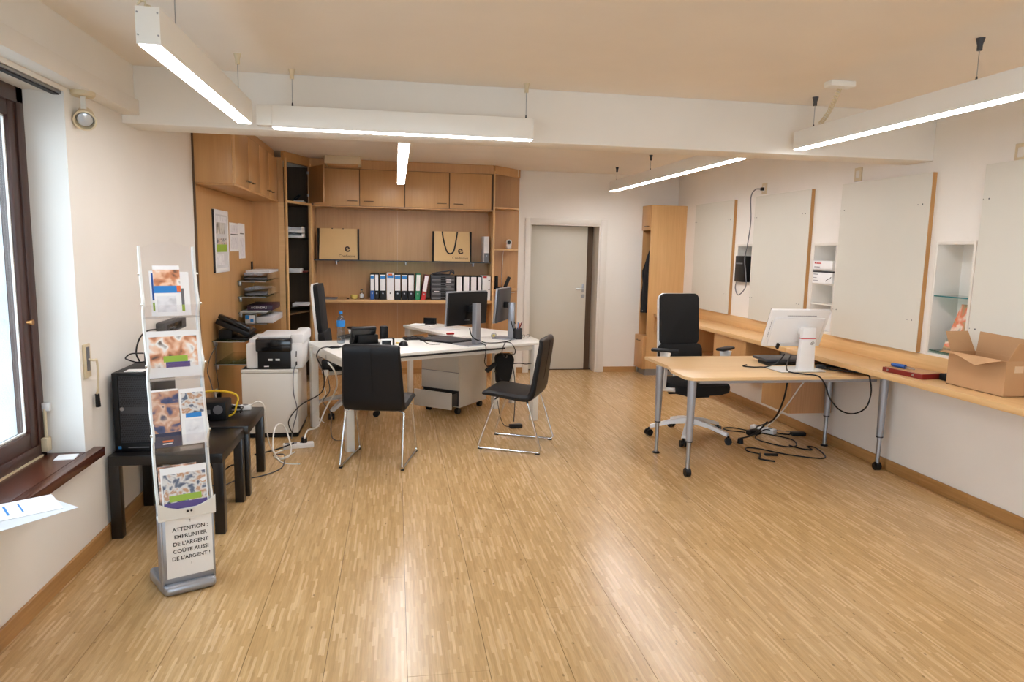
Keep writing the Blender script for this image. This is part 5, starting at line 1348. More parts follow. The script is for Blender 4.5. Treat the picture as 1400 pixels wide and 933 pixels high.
for pts, lb, r_ in (
    ([(2.99, 4.93, 0.885), (2.96, 4.96, 0.82), (2.90, 5.02, 0.77), (2.86, 5.05, 0.762), (2.80, 5.05, 0.762), (2.74, 5.1, 0.762), (2.80, 5.16, 0.762)], 'short black power lead at the left foot of the white screen', 0.005),
    ([(3.12, 5.05, 0.86), (3.05, 4.99, 0.79), (2.98, 4.86, 0.7655), (2.98, 4.80, 0.762), (3.04, 4.72, 0.762), (3.10, 4.64, 0.76), (3.14, 4.61, 0.70), (3.18, 4.60, 0.60), (3.27, 4.60, 0.51), (3.38, 4.60, 0.48), (3.48, 4.60, 0.52), (3.515, 4.60, 0.62), (3.51, 4.61, 0.72), (3.50, 4.66, 0.772), (3.40, 4.85, 0.764), (3.35, 4.95, 0.764)], 'black lead hanging in a loop from the front of the beech desk', 0.0055),
    ([(3.36, 5.05, 0.764), (3.42, 5.1, 0.764), (3.50, 4.98, 0.764), (3.56, 4.80, 0.764), (3.60, 4.72, 0.764)], 'black lead lying on the beech desk beside the worktop edge', 0.007),
    ([(3.46, 4.86, 0.775), (3.44, 4.95, 0.80), (3.42, 5.05, 0.80), (3.40, 5.15, 0.772)], 'black lead curving above the desk next to the mouse', 0.005)):
    tag(obj('cable', MB().tube(pts, r_, 8, 7), M['black']), lb, 'cable')

# floor clutter under the desk
t = thing('power_strip', 'white multi socket strip on the floor under the beech desk', 'power strip', (3.39, 5.86, 0), R(-60))
obj('casing', MB().box(-0.12, 0.12, -0.035, 0.035, 0, 0.05, 0.008), M['white_pl'], t)
for i in range(3): obj('socket', MB().cyl((-0.07 + i * 0.07, 0, 0.05), (-0.07 + i * 0.07, 0, 0.052), 0.022, n=16), M['midgrey'], t)
t = thing('plug', 'thick black plug beside the floor strip under the desk', 'plug', (3.25, 5.78, 0), R(20))
obj('body', MB().box(-0.07, 0.07, -0.035, 0.035, 0.0, 0.05, 0.015), M['black'], t)
t = thing('power_adapter', 'black power brick on the floor near the right baseboard', 'adapter', (3.66, 5.72, 0), R(-5))
obj('brick', MB().box(-0.065, 0.065, -0.03, 0.03, 0, 0.034, 0.006), M['black'], t)
obj('strain_relief', MB().cyl((-0.065, 0, 0.017), (-0.09, 0, 0.012), 0.006, 0.003, 10), M['black'], t)
t = thing('plug', 'round black plug on the floor left of the lead tangle', 'plug', (2.985, 5.52, 0))
obj('body', MB().cyl((0, 0, 0.0), (0, 0, 0.045), 0.028, 0.022, 18), M['black'], t)
for pts, lb, mk, r_ in (
    ([(3.05, 4.95, 0.73), (3.05, 5.0, 0.5), (3.06, 5.15, 0.3), (3.12, 5.5, 0.15), (3.25, 5.7, 0.06)], 'black lead dropping from the desk to the floor strip', 'black', 0.007),
    ([(3.10, 5.3, 0.25), (3.05, 5.35, 0.15), (3.02, 5.45, 0.08), (2.985, 5.52, 0.045)], 'black lead ending in the round plug on the floor', 'black', 0.007),
    ([(3.25, 4.95, 0.73), (3.22, 5.05, 0.6), (3.28, 5.3, 0.4), (3.36, 5.6, 0.2), (3.39, 5.82, 0.055)], 'thin white lead dropping from the desk to the floor strip', 'white_pl', 0.006),
    ([(3.18, 5.80, 0.02), (3.08, 5.92, 0.007), (3.06, 6.0, 0.007), (3.16, 6.02, 0.007), (3.3, 5.85, 0.007), (3.5, 5.6, 0.007), (3.45, 5.4, 0.007), (3.35, 5.35, 0.007), (3.25, 5.45, 0.007), (3.2, 5.65, 0.007), (3.35, 5.75, 0.055), (3.50, 5.78, 0.007), (3.58, 5.72, 0.01)], 'black lead looping on the floor around the strip under the desk', 'black', 0.0055),
    ([(3.38, 5.40, 0.006), (3.42, 5.3, 0.006), (3.50, 5.25, 0.006), (3.52, 5.35, 0.006), (3.57, 5.30, 0.006), (3.50, 5.06, 0.006), (3.40, 5.02, 0.006), (3.2, 5.15, 0.006), (3.05, 5.33, 0.006), (2.96, 5.36, 0.006), (2.92, 5.27, 0.006), (2.98, 5.18, 0.006)], 'long black lead snaking on the floor in front of the strip', 'black', 0.0055),
    ([(2.99, 5.19, 0.006), (2.95, 5.12, 0.006), (2.91, 5.05, 0.006), (2.96, 5.0, 0.006), (3.0, 4.97, 0.006)], 'black hook shaped lead end on the floor nearest the viewer', 'black', 0.007),
    ([(3.50, 5.90, 0.006), (3.62, 5.85, 0.006), (3.66, 5.75, 0.006), (3.6, 5.72, 0.015)], 'thin grey lead from the strip to the power brick', 'midgrey', 0.0035)):
    tag(obj('cable', MB().tube(pts, r_, 8, 7), M[mk]), lb, 'cable')
t = thing('cable_switch', 'slim black inline switch on the floor among the leads', 'switch', (3.06, 5.14, 0), R(-10))
obj('body', MB().box(-0.055, 0.055, -0.014, 0.014, 0.0, 0.02, 0.006), M['black'], t)

# ================================================================ SWIVEL CHAIR
def rbox(mb, cx, cz, hw, hh, y0, y1, r_, mt_=None, n=6):
    pts = []
    for sx_, sz, a0 in ((1, 1, 0), (-1, 1, PI / 2), (-1, -1, PI), (1, -1, 3 * PI / 2)):
        for i in range(n + 1):
            a = a0 + i / n * PI / 2
            pts.append((cx + sx_ * (hw - r_) + r_ * math.cos(a), cz + sz * (hh - r_) + r_ * math.sin(a)))
    m_ = Matrix(((1, 0, 0, 0), (0, 0, 1, 0), (0, 1, 0, 0), (0, 0, 0, 1)))
    if mt_ is not None: m_ = mt_ @ m_
    mb.prism(pts, y0, y1, 0.008, mt=m_)
    return mb
CH = thing('office_chair', 'black office chair with white frame behind the beech desk', 'office chair', (2.62, 5.77, 0), R(8), 'black and white office chairs')
# local: front is -y
base = MB()
for k in range(5):
    a = R(14 + 72 * k)
    dx, dy = math.cos(a), math.sin(a); px, py = -dy, dx
    P_ = []
    for f, z, wd, th in ((0.03, 0.155, 0.03, 0.05), (0.18, 0.135, 0.026, 0.035), (0.357, 0.085, 0.020, 0.028)):
        P_.append([(dx * f + px * wd, dy * f + py * wd, z - th / 2), (dx * f + px * wd * .8, dy * f + py * wd * .8, z + th / 2), (dx * f - px * wd * .8, dy * f - py * wd * .8, z + th / 2), (dx * f - px * wd, dy * f - py * wd, z - th / 2)])
    V = [[base.bm.verts.new(Vector(p)) for p in ring] for ring in P_]
    for A, B in zip(V, V[1:]):
        for i in range(4): base.bm.faces.new((A[i], A[(i + 1) % 4], B[(i + 1) % 4], B[i]))
    base.bm.faces.new(V[0][::-1]); base.bm.faces.new(V[-1])
base.cyl((0, 0, 0.11), (0, 0, 0.19), 0.042, 0.036, 24)
bo = obj('star_base', base, M['white_pl'], CH)
for k in range(5):
    a = R(14 + 72 * k); cx, cy = 0.365 * math.cos(a), 0.365 * math.sin(a)
    px, py = -math.sin(a + 0.5), math.cos(a + 0.5)
    c = MB()
    for s_ in (-1, 1):
        c.cyl((cx + px * 0.008 * s_, cy + py * 0.008 * s_, 0.03), (cx + px * 0.028 * s_, cy + py * 0.028 * s_, 0.03), 0.03, n=20)
    c.cyl((cx, cy, 0.03), (cx, cy, 0.075), 0.010, n=12)
    obj('caster', c, M['black'], bo)
obj('gas_lift', MB().cyl((0, 0, 0.18), (0, 0, 0.29), 0.027, n=20), M['black'], CH)
obj('piston', MB().cyl((0, 0, 0.28), (0, 0, 0.40), 0.014, n=16), M['chrome'], CH)
obj('mechanism', MB().box(-0.10, 0.10, -0.14, 0.16, 0.385, 0.435, 0.012).cyl((-0.20, 0.0, 0.41), (-0.09, 0.0, 0.41), 0.007, n=10).box(-0.235, -0.17, -0.02, 0.02, 0.405, 0.418, 0.004), M['black'], CH)
seat = MB()
pts = []
for i in range(28):
    a = 2 * PI * i / 28
    ca, sa = math.cos(a), math.sin(a)
    pts.append((0.275 * math.copysign(abs(ca) ** 0.5, ca), -0.02 + 0.255 * math.copysign(abs(sa) ** 0.5, sa)))
seat.prism(pts, 0.435, 0.515, 0.025, seg=3)
obj('seat', seat, M['fabric'], CH)
fr = MB()
fr.tube([(-0.27, -0.16, 0.475), (-0.275, 0.0, 0.45), (-0.25, 0.18, 0.43), (-0.12, 0.24, 0.42), (0.12, 0.24, 0.42), (0.25, 0.18, 0.43), (0.275, 0.0, 0.45), (0.27, -0.16, 0.475)], 0.018, 10, 5)
obj('seat_carrier', fr, M['white_pl'], CH)
bt = Matrix.Translation((0, 0.23, 0.52)) @ Matrix.Rotation(R(-5), 4, 'X')
bf = MB(); rbox(bf, 0, 0.405, 0.205, 0.36, 0.022, 0.045, 0.06, bt)
obj('back_frame', bf, M['white_pl'], CH)
ub = MB(); rbox(ub, 0, 0.525, 0.195, 0.235, -0.022, 0.024, 0.045, bt)
obj('back_cushion', ub, M['fabric'], CH)
lb_ = MB(); rbox(lb_, 0, 0.175, 0.215, 0.125, -0.045, 0.02, 0.05, bt)
obj('lumbar_cushion', lb_, M['fabric'], CH)
obj('back_spine', MB().tube([(0, 0.20, 0.42), (0, 0.27, 0.45), (0, 0.29, 0.58), (0, 0.31, 0.75)], 0.028, 10, 4), M['white_pl'], CH)
for s_ in (-1, 1):
    am = obj('armrest', MB().box(-0.042, 0.042, -0.13, 0.11, 0.79, 0.815, 0.012, mt=Matrix.Translation((s_ * 0.315, -0.02, 0)) @ Matrix.Rotation(R(-58 * s_), 4, 'Z')), M['black'], CH)
    obj('arm_support', MB().prism([(-0.03, 0.46), (0.03, 0.46), (0.035, 0.69), (0.07, 0.79), (-0.09, 0.79), (-0.04, 0.69)], -0.013, 0.013, 0.004,
        mt=Matrix.Translation((s_ * 0.305, -0.02, 0)) @ Matrix(((0, 0, 1, 0), (1, 0, 0, 0), (0, 1, 0, 0), (0, 0, 0, 1)))), M['white_pl'], am)
dup(CH, (-0.455, 7.01, 0), R(87), 'black office chair with white frame seen side-on behind the white desk', 'black and white office chairs')

# ================================================================ VISITOR CHAIRS
VC = thing('visitor_chair', 'black leather visitor chair with chrome sled legs, back turned to the viewer', 'chair', (-0.125, 5.36, 0), R(-13), 'black leather chairs with chrome sled legs')
# local: front is +y ; width 0.46
prof = [(-0.225, 0.93, 0.012), (-0.245, 0.90, 0.02), (-0.225, 0.75, 0.024), (-0.20, 0.58, 0.026), (-0.185, 0.50, 0.03), (-0.15, 0.455, 0.032), (-0.05, 0.452, 0.03), (0.10, 0.468, 0.028), (0.20, 0.475, 0.024), (0.245, 0.462, 0.012)]
pc = crom([Vector((0, y, z)) for y, z, _ in prof], 5)
th = crom([Vector((t_, 0, 0)) for _, _, t_ in prof], 5)
def shell(i0, i1, hw0=0.205, hw1=0.23):
    mb = MB(); V = []
    N = len(pc)
    for i in range(i0, i1):
        p = pc[i]; tg = (pc[min(i + 1, N - 1)] - pc[max(i - 1, 0)]).normalized(); n_ = Vector((0, -tg.z, tg.y))
        t_ = th[i].x; hw = 0.215 if p.z > 0.55 else 0.235
        f = min(1, max(0, (p.z - 0.5) / 0.4)); hw = 0.237 - 0.022 * f
        edge = min(i, N - 1 - i)
        if edge < 3: hw -= (3 - edge) ** 2 * 0.004
        ring = []
        for u, k in ((-1, 0.2), (-0.93, 0.85), (-0.6, 1), (0, 1), (0.6, 1), (0.93, 0.85), (1, 0.2)): ring.append(p + Vector((u * hw, 0, 0)) + n_ * t_ * k)
        for u, k in ((1, -0.2), (0.93, -0.85), (0.6, -1), (0, -1), (-0.6, -1), (-0.93, -0.85), (-1, -0.2)): ring.append(p + Vector((u * hw, 0, 0)) + n_ * t_ * k)
        V.append([mb.bm.verts.new(q) for q in ring])
    for A, B in zip(V, V[1:]):
        n = len(A)
        for i in range(n): mb.bm.faces.new((A[i], A[(i + 1) % n], B[(i + 1) % n], B[i]))
    mb.bm.faces.new(V[0][::-1]); mb.bm.faces.new(V[-1])
    return mb
obj('backrest', shell(0, 25), M['leather'], VC)
obj('seat', shell(24, len(pc)), M['leather'], VC)
obj('back_seam', MB().tube([(0, pc[i].y - 0.0285 + 0.004 * (pc[i].z < 0.6), pc[i].z) for i in range(4, 20)], 0.0018, 6), M['rubber'], VC)
for s_ in (-1, 1):
    X = s_ * 0.235; xi = s_ * 0.17
    sl = obj('sled_leg', MB().tube([(xi, -0.13, 0.43), (X * 0.95, -0.15, 0.41), (X, -0.27, 0.03), (X, -0.255, 0.011), (X, -0.23, 0.011), (X, 0.23, 0.011), (X, 0.255, 0.011), (X, 0.262, 0.03), (X * 0.95, 0.13, 0.42), (xi, 0.11, 0.445)], 0.0085, 12), M['chrome'], VC)
    for y in (-0.245, 0.245): obj('glide', MB().box(X - 0.012, X + 0.012, y - 0.02, y + 0.02, 0.0, 0.008, 0.002), M['black'], sl)
obj('cross_brace', MB().cyl((-0.17, -0.13, 0.43), (0.17, -0.13, 0.43), 0.008, n=12).cyl((-0.17, 0.11, 0.44), (0.17, 0.11, 0.44), 0.008, n=12), M['chrome'], VC)
dup(VC, (1.01, 5.68, 0), R(65), 'black leather visitor chair with chrome sled legs, turned sideways beside the white desk', 'black leather chairs with chrome sled legs')

# ================================================================ WHITE DESKS
WZ = 0.77
t = thing('desk', 'angled white desk with square white legs behind the two visitor chairs', 'desk', (0.4, 6.4, 0))
FL, FR = Vector((-0.425, 5.56)), Vector((1.365, 6.50))
poly = [(-0.425, 5.56), (1.365, 6.495), (1.41, 6.55), (1.36, 7.0), (0.08, 6.78), (-0.815, 6.575)]
obj('table_top', MB().prism(poly, WZ - 0.025, WZ, 0.003), M['desk_w'], t, True)
u = (FR - FL).normalized(); n_ = Vector((-u.y, u.x))
def lbar(p0, p1, w_, z0, z1):
    p0, p1 = Vector(p0), Vector(p1); d = (p1 - p0).normalized(); q = Vector((-d.y, d.x)) * w_ / 2
    return MB().prism([tuple(p0 - q), tuple(p1 - q), tuple(p1 + q), tuple(p0 + q)], z0, z1, 0.002)
obj('cable_edge', lbar((-0.02, 5.785), (1.0, 6.318), 0.012, WZ - 0.042, WZ - 0.0255), M['ink'], t, True)
obj('side_rail', lbar((-0.405, 5.62), (-0.77, 6.50), 0.03, WZ - 0.085, WZ - 0.026), M['white_mt'], t, True)
obj('cross_beam', lbar((-0.36, 5.66), (1.30, 6.52), 0.04, WZ - 0.075, WZ - 0.03), M['white_mt'], t, True)
for x, y in ((-0.372, 5.60), (-0.735, 6.42), (1.325, 6.50), (1.02, 7.03)):
    lg = obj('leg', MB().box(-0.032, 0.032, -0.032, 0.032, 0, WZ - 0.026, 0.004).xf(TR((x, y, 0), R(24))), M['white_mt'], t, True)
tcx = thing('desk', 'smaller white side desk standing behind the angled white desk', 'desk', (0.6, 7.6, 0))
poly2 = [(0.08, 7.97), (0.36, 8.25), (1.42, 7.05), (0.98, 7.02)]
poly2 = [(0.08, 7.96), (0.40, 8.22), (1.30, 7.30), (1.30, 7.02), (0.60, 6.90)]
obj('table_top', MB().prism(poly2, WZ - 0.03, WZ, 0.003), M['desk_w'], tcx, True)
obj('side_panel', MB().prism([(0.12, 7.93), (0.38, 8.16), (0.36, 8.18), (0.10, 7.95)], WZ - 0.12, WZ - 0.031), M['white_mt'], tcx, True)
for x, y in ((0.16, 7.90), (0.40, 8.10), (1.24, 7.28)):
    obj('leg', MB().box(-0.026, 0.026, -0.026, 0.026, 0, WZ - 0.031, 0.004).xf(TR((x, y, 0), R(35))), M['white_mt'], tcx, True)

# drawer pedestal
t = thing('drawer_pedestal', 'white drawer pedestal on casters under the white desk, bottom drawer open', 'drawer unit', (0.62, 7.1, 0), R(-42))
# local: front -x' ... build in local frame: width along x (0.42), depth along y (0.56), front -y
PB = TR((0.60, 7.08, 0), R(-38)); t.location = (0.60, 7.08, 0); t.rotation_euler = (0, 0, R(-38)); ROOT[t] = PB
hw, hd = 0.225, 0.27
obj('body', MB().box(-hw, hw, -hd + 0.02, hd, 0.075, 0.60, 0.002), M['grey_mt'], t)
for z0, z1 in ((0.43, 0.595), (0.25, 0.425)):
    dd = obj('drawer', MB().box(-hw, hw - 0.004, -hd, -hd + 0.019, z0, z1, 0.003), M['grey_mt'], t)
    obj('finger_groove', MB().box(-hw + 0.004, hw - 0.008, -hd + 0.001, -hd + 0.015, z0 - 0.004, z0), M['label_grey'], dd)
obj('opening_shade', MB().box(-hw + 0.012, hw - 0.012, -hd + 0.018, -hd + 0.0215, 0.085, 0.247), M['ink'], t)  # black sheet stands for the shade inside the opened drawer bay
dd = obj('drawer', MB().box(-hw, hw - 0.004, -hd - 0.13, -hd - 0.112, 0.08, 0.245, 0.003), M['grey_mt'], t, label='bottom drawer pulled out')
obj('drawer_side', MB().box(-hw + 0.02, -hw + 0.03, -hd - 0.112, -hd + 0.02, 0.10, 0.22), M['darkgrey'], dd)
obj('drawer_side', MB().box(hw - 0.034, hw - 0.024, -hd - 0.112, -hd + 0.02, 0.10, 0.22), M['darkgrey'], dd)
obj('lock', MB().cyl((-hw, -hd + 0.06, 0.56), (-hw - 0.012, -hd + 0.06, 0.56), 0.012, n=12), M['black'], t)
for sx_ in (-1, 1):
    for sy in (-1, 1):
        x, y = sx_ * (hw - 0.05), sy * (hd - 0.06)
        obj('caster', MB().cyl((x - 0.02, y, 0.03), (x + 0.02, y, 0.03), 0.03, n=18).cyl((x, y, 0.03), (x, y, 0.076), 0.012, n=10), M['black'], t)

# monitors on the white desk
def monitor(label, c, ang, w_, h_, zc, tilt, base_c, colc, zt, grp, shellm, logo=True):
    """ang: direction (deg) of the screen's rear normal seen from above"""
    t = thing('monitor', label, 'monitor', (c[0], c[1], WZ), R(ang) + PI / 2, grp)
    # local: rear faces -y
    m_ = Matrix.Translation((0, 0, zc - WZ)) @ Matrix.Rotation(R(tilt), 4, 'X')
    obj('bezel', MB().box(-w_ / 2, w_ / 2, -0.008, 0.012, -h_ / 2, h_ / 2, 0.004, mt=m_), M['silver'], t)
    obj('back_shell', MB().box(-w_ / 2 + 0.008, w_ / 2 - 0.004, -0.028, -0.006, -h_ / 2 + 0.004, h_ / 2 - 0.008, 0.008, mt=m_), shellm, t)
    obj('screen', MB().box(-w_ / 2 + 0.012, w_ / 2 - 0.012, 0.0122, 0.0135, -h_ / 2 + 0.014, h_ / 2 - 0.012, 0, mt=m_), M['screen'], t)
    if logo: obj('name_plate', MB().box(-0.04, 0.02, -0.030, -0.0275, -h_ / 2 + 0.045, -h_ / 2 + 0.053, 0, mt=m_), M['steel'], t)
    st = obj('stand_column', MB().box(colc[0] - 0.03, colc[0] + 0.03, -0.135, -0.075, 0.01, zt, 0.006), M['silver'], t)
    obj('pivot', MB().box(-0.03, 0.03, -0.078, -0.025, zc - WZ - 0.03, zc - WZ + 0.03, 0.006), M['black'], st)
    obj('stand_base', MB().box(-0.12, 0.12, -0.16, 0.06, 0, 0.010, 0.004), M['silver'], t)
    if logo: obj('cable_ring', MB().tube([(0.0 + 0.014 * math.cos(a * PI / 7), -0.031, (zc - WZ) + h_ * 0.33 + 0.02 * math.sin(a * PI / 7)) for a in range(14)], 0.003, 6, closed=True), M['steel'], st)
    return t
monitor('black monitor with silver stand seen from behind, left of the two on the white desk', (0.64, 6.37), -52, 0.50, 0.315, 1.105, 4, None, (0.03, 0), 0.385, 'monitors on the white desk', M['black'])
monitor('black monitor seen almost edge-on, right of the two on the white desk', (1.035, 6.80), -24, 0.46, 0.34, 1.105, 5, None, (0, 0), 0.36, 'monitors on the white desk', M['darkgrey'], logo=False)
# things on the white desk
t = thing('water_bottle', 'half full plastic water bottle with blue label on the white desk', 'bottle', (-0.495, 6.45, WZ))
obj('plastic_body', MB().lathe([(0.030, 0), (0.036, 0.008), (0.036, 0.05), (0.033, 0.058), (0.036, 0.066), (0.036, 0.10), (0.033, 0.108), (0.036, 0.116), (0.037, 0.19), (0.030, 0.225), (0.016, 0.25), (0.014, 0.27)], n=24), M['bottlepl'], t)
obj('label', MB().lathe([(0.0372, 0.152), (0.0378, 0.154), (0.0378, 0.205), (0.035, 0.208)], n=24), M['skyblue'], t)
obj('cap', MB().cyl((0, 0, 0.268), (0, 0, 0.29), 0.016, n=20), M['skyblue'], t)
t = thing('desk_phone', 'black desk phone with handset seen from behind on the white desk', 'phone', (-0.25, 6.27, WZ), R(18))
m_ = Matrix.Translation((-0.03, 0.0, 0.095)) @ Matrix.Rotation(R(28), 4, 'X')
obj('body', MB().box(-0.125, 0.10, -0.018, 0.018, -0.085, 0.09, 0.012, mt=m_), M['black'], t)
obj('foot', MB().box(-0.12, 0.13, -0.09, 0.06, 0.0, 0.022, 0.006).box(-0.09, 0.09, -0.03, 0.03, 0.02, 0.10, 0.006), M['black'], t)
obj('receiver', MB().box(0.115, 0.185, -0.03, 0.03, 0.02, 0.175, 0.015), M['black'], t)
obj('rear_panel', MB().box(-0.11, 0.085, -0.0215, -0.017, -0.06, 0.07, 0.003, mt=m_), M['blackgloss'], t)
t = thing('desk_clock', 'small white framed display next to the desk phone', 'clock', (-0.085, 6.20, WZ), R(10))
obj('frame', MB().box(-0.055, 0.055, -0.008, 0.008, 0, 0.07, 0.008), M['white_pl'], t)
obj('display', MB().box(-0.04, 0.04, -0.0095, -0.008, 0.012, 0.056, 0.002), M['screen'], t)
obj('support', MB().box(0.0, 0.075, 0.010, 0.04, 0, 0.075, 0.003), M['black'], t)
t = thing('mouse', 'black mouse with looping lead on the white desk', 'mouse', (0.065, 6.27, WZ), R(-40))
mm = MB().lathe([(0.0, 0.045), (0.02, 0.04), (0.038, 0.022), (0.045, 0.0)], n=20)
obj('shell', mm, M['black'], t)
obj('lead', MB().tube([(0.0, 0.04, 0.015), (0.0, 0.08, 0.06), (0.03, 0.13, 0.075), (0.08, 0.17, 0.04), (0.14, 0.20, 0.006), (0.22, 0.26, 0.006)], 0.004, 8, 6), M['black'], t)
t = thing('keyboard', 'black keyboard lying at the left of the laptop on the white desk', 'keyboard', (0.22, 6.71, WZ), R(12))
obj('base', MB().box(-0.15, 0.06, -0.06, 0.06, 0, 0.018, 0.005), M['black'], t)
kk = MB()
for i in range(7):
    for j in range(4): kk.box(-0.143 + i * 0.027, -0.121 + i * 0.027, -0.055 + j * 0.027, -0.033 + j * 0.027, 0.018, 0.023)
obj('keys', kk, M['black'], t, kind='stuff')
t = thing('laptop', 'closed black laptop in front of the left monitor on the white desk', 'laptop', (0.47, 6.60, WZ), R(-40))
obj('lower_case', MB().box(-0.20, 0.20, -0.15, 0.15, 0, 0.014, 0.004), M['black'], t)
obj('lid', MB().box(-0.198, 0.198, -0.148, 0.148, 0.015, 0.023, 0.003), M['darkgrey'], t)
tag(obj('paper_sheet', MB().box(-0.15, 0.15, -0.1, 0.1, 0, 0.001).xf(TR((0.52, 7.55, WZ), R(-40))), M['paper2']), 'pale sheet lying on the rear white side desk', 'paper')
t = thing('notebook', 'open notebook with pen at the far left of the rear side desk', 'notebook', (0.30, 7.95, WZ), R(-25))
obj('pages', MB().box(-0.13, 0.13, -0.09, 0.09, 0, 0.008, 0.002), M['paper'], t)
obj('pen', MB().cyl((0.03, 0.0, 0.013), (0.14, 0.03, 0.013), 0.005, n=8), M['black'], t)
t = thing('stapler', 'red and white stapler lying behind the black laptop', 'stapler', (0.50, 6.93, WZ), R(15))
obj('base', MB().box(-0.08, 0.07, -0.015, 0.015, 0, 0.016, 0.004), M['white_pl'], t)
obj('arm', MB().box(0.0, 0.08, -0.015, 0.015, 0.017, 0.036, 0.006), M['red'], t)
tag(obj('marker', MB().cyl((0.32, 6.93, WZ + 0.008), (0.42, 6.91, WZ + 0.008), 0.0075, n=10), M['black']), 'black marker lying left of the red stapler', 'marker')
tag(obj('pencil', MB().cyl((0.0, 6.42, WZ + 0.006), (0.08, 6.40, WZ + 0.006), 0.005, n=8), M['yellow']), 'yellow pencil stub beside the mouse on the white desk', 'pencil')
t = thing('display_clock', 'small black framed clock against the back wall on the side desk', 'clock', (0.39, 8.05, WZ), R(-20))
obj('frame', MB().box(-0.075, 0.075, -0.012, 0.012, 0, 0.075, 0.003), M['black'], t)
obj('dial', MB().box(-0.06, 0.06, -0.0135, -0.012, 0.01, 0.062), M['screen'], t)
t = thing('tape_roll', 'clear roll of tape with yellow core under the right monitor', 'tape', (1.0, 6.80, WZ), R(-20))
obj('roll', MB().cyl((-0.03, -0.03, 0.028), (-0.03, -0.05, 0.028), 0.028, n=24), M['smoke'], t)
obj('core', MB().cyl((-0.03, -0.029, 0.028), (-0.03, -0.051, 0.028), 0.013, n=20), M['pot'], t)
# pen cup
t = thing('pen_cup', 'dark mesh pen cup on the right end of the white desk', 'pen cup', (1.19, 6.72, WZ))
obj('cup', MB().lathe([(0.040, 0), (0.042, 0.003), (0.043, 0.105), (0.040, 0.105), (0.039, 0.005)], n=24), M['ink'], t)
for i, (a, mk, lb) in enumerate(((20, 'blue', 'blue pen leaning right in the pen cup'), (80, 'skyblue', 'light blue pen at the back of the pen cup'), (150, 'ink', 'black pen leaning left in the pen cup'), (215, 'white_pl', 'white pen at the front left of the pen cup'), (290, 'orange', 'orange pencil at the front right of the pen cup'), (340, 'darkred', 'dark red pen at the right of the pen cup'))):
    a = R(a); b_ = Vector((1.19 - 0.02 * math.cos(a), 6.72 - 0.02 * math.sin(a), WZ + 0.008)); e = Vector((1.19 + 0.038 * math.cos(a), 6.72 + 0.038 * math.sin(a), WZ + 0.15 + 0.01 * (i % 3)))
    tag(obj('pen', MB().cyl(b_, e, 0.0045, n=8), M[mk]), lb, 'pen', 'pens in the mesh cup')
t = thing('glasses', 'thin wire glasses folded beside the pen cup', 'glasses', (1.29, 6.82, WZ), R(30))
for s_ in (-1, 1): obj('lens', MB().tube([(s_ * 0.03 + 0.02 * math.cos(a * PI / 6), 0, 0.018 + 0.014 * math.sin(a * PI / 6)) for a in range(12)], 0.0015, 6, closed=True), M['ink'], t)
obj('temple', MB().tube([(-0.05, 0, 0.02), (-0.05, 0.05, 0.012), (0.04, 0.07, 0.004)], 0.0015, 6), M['ink'], t)
obj('bridge', MB().cyl((-0.01, 0, 0.02), (0.01, 0, 0.02), 0.0015, n=6), M['ink'], t)

# cable pouch hanging under the white desk, leads around it
t = thing('cable_pouch', 'black fabric cable pouch hanging under the right end of the white desk', 'cable pouch', (1.03, 6.56, 0.36))
pts = [(-0.075, 0.0), (-0.09, 0.26), (-0.06, 0.29), (0.07, 0.29), (0.10, 0.24), (0.075, 0.10), (0.05, 0.0)]
obj('pouch', MB().prism(pts, -0.05, 0.05, 0.02, mt=Matrix.Translation((1.03, 6.56, 0.36)) @ Matrix(((1, 0, 0, 0), (0, 0, 1, 0), (0, 1, 0, 0), (0, 0, 0, 1))), seg=3), M['fabric'], t, True)
obj('hook', MB().tube([(1.0, 6.56, 0.64), (1.0, 6.56, 0.70), (1.01, 6.56, 0.744)], 0.004, 8), M['black'], t, True)
t = thing('power_adapter', 'black power brick dangling beside the cable pouch', 'adapter', (0.90, 6.52, 0.52), R(10))
obj('brick', MB().box(-0.06, 0.06, -0.02, 0.02, -0.02, 0.02, 0.006).xf(Matrix.Rotation(R(-38), 4, 'Y')), M['black'], t)
for pts, lb in (
    ([(0.74, 6.36, 0.84), (0.80, 6.34, 0.79), (0.92, 6.40, 0.776), (1.0, 6.45, 0.776), (1.08, 6.55, 0.776), (1.13, 6.68, 0.776)], 'black lead lying between the two monitors on the white desk'),
    ([(0.76, 6.36, 0.79), (0.80, 6.20, 0.782), (0.80, 6.16, 0.72), (0.80, 6.22, 0.62), (0.85, 6.40, 0.55), (0.87, 6.50, 0.54)], 'black lead dropping over the front of the white desk to the brick'),
    ([(1.02, 6.42, 0.776), (0.99, 6.30, 0.775), (0.97, 6.29, 0.70), (1.02, 6.36, 0.64), (1.05, 6.50, 0.64)], 'black lead falling into the cable pouch from the left'),
    ([(1.0, 6.44, 0.777), (1.06, 6.36, 0.78), (1.10, 6.34, 0.72), (1.10, 6.38, 0.67), (1.07, 6.52, 0.65)], 'black lead falling into the cable pouch from the right'),
    ([(0.93, 6.5, 0.49), (0.97, 6.52, 0.44), (1.0, 6.5, 0.40)], 'black lead joining the brick and the pouch'),
    ([(1.10, 6.55, 0.55), (1.18, 6.52, 0.56), (1.24, 6.5, 0.555), (1.30, 6.5, 0.565)], 'dark lead running from the pouch to the right desk leg'),
    ([(1.12, 6.56, 0.52), (1.13, 6.5, 0.4), (1.12, 6.4, 0.2), (1.10, 6.33, 0.03)], 'thin dark lead hanging from the pouch to the floor brick')):
    tag(obj('cable', MB().tube(pts, 0.0045, 8, 6), M['black']), lb, 'cable')
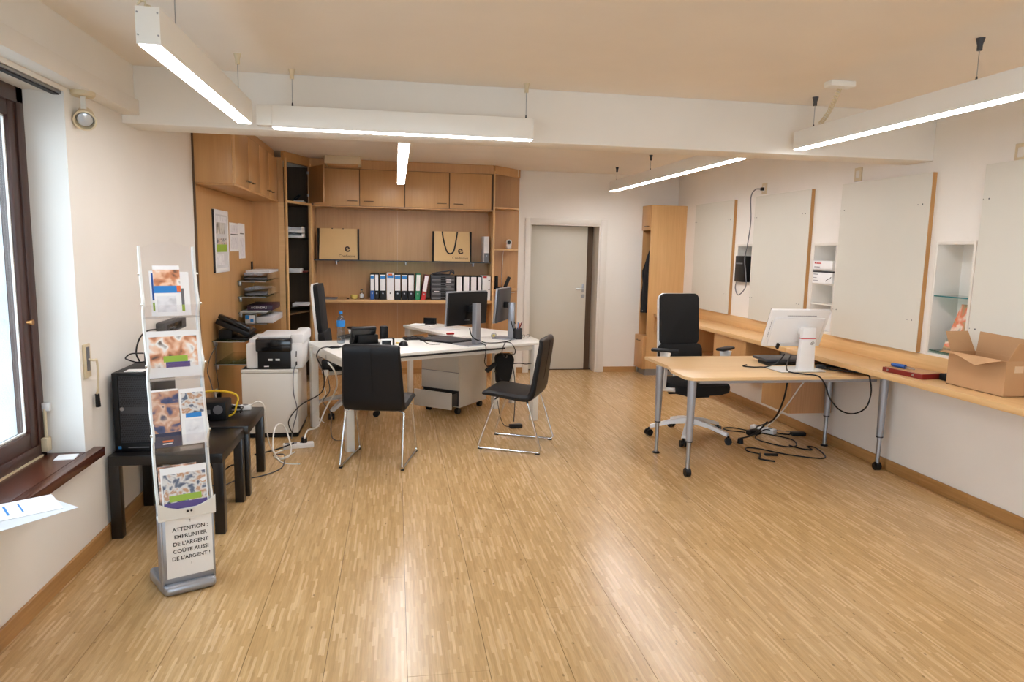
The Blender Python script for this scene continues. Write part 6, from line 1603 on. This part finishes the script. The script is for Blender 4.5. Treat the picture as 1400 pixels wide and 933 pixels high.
t = thing('power_adapter', 'black power brick on the floor between the sled legs of the right visitor chair', 'adapter', (1.10, 6.22, 0), R(12))
obj('brick', MB().box(-0.06, 0.06, -0.028, 0.028, 0, 0.034, 0.006), M['black'], t)
obj('lead', MB().tube([(-0.06, 0, 0.016), (-0.11, 0.02, 0.03), (-0.14, 0.05, 0.12), (-0.15, 0.10, 0.25)], 0.0035, 7, 4), M['black'], t)
tag(obj('cable', MB().tube([(0.66, 6.25, 0.93), (0.68, 6.22, 0.86), (0.74, 6.24, 0.82), (0.76, 6.34, 0.82)], 0.005, 8, 5), M['black']), 'black lead hanging behind the left monitor', 'cable')
tag(obj('cable', MB().tube([(1.12, 6.72, 0.95), (1.13, 6.70, 0.90), (1.15, 6.72, 0.85), (1.19, 6.80, 0.80), (1.17, 6.82, 0.776)], 0.005, 8, 5), M['black']), 'black lead hanging behind the right monitor', 'cable')
# plug cluster under the left end of the white desk
t = thing('plug_adapter', 'black plug adapter dangling under the left end of the white desk', 'adapter', (-0.585, 6.02, 0.60))
obj('body', MB().box(-0.04, 0.04, -0.03, 0.03, 0.0, 0.085, 0.012), M['black'], t)
obj('white_plug', MB().lathe([(0.012, -0.06), (0.022, -0.04), (0.018, 0.0)], n=14), M['white_mt'], t)
obj('lead', MB().tube([(0, 0, 0.08), (0.0, 0.0, 0.12), (0.01, 0.0, 0.15)], 0.004, 7), M['black'], t)
for pts, mk, lb in (([(-0.585, 6.02, 0.54), (-0.61, 6.03, 0.45), (-0.60, 6.05, 0.38), (-0.66, 6.03, 0.28), (-0.68, 6.05, 0.2), (-0.61, 6.0, 0.14)], 'white_mt', 'pale lead hanging below the plug adapter along the left desk leg'),
                    ([(-0.58, 6.02, 0.55), (-0.56, 6.0, 0.42), (-0.62, 6.02, 0.32), (-0.56, 6.05, 0.22), (-0.54, 5.95, 0.02), (-0.42, 5.9, 0.005), (-0.38, 5.88, 0.005)], 'darkgrey', 'thin grey lead running down to the floor beside the left desk leg')):
    tag(obj('cable', MB().tube(pts, 0.004, 7, 6), M[mk]), lb, 'cable')
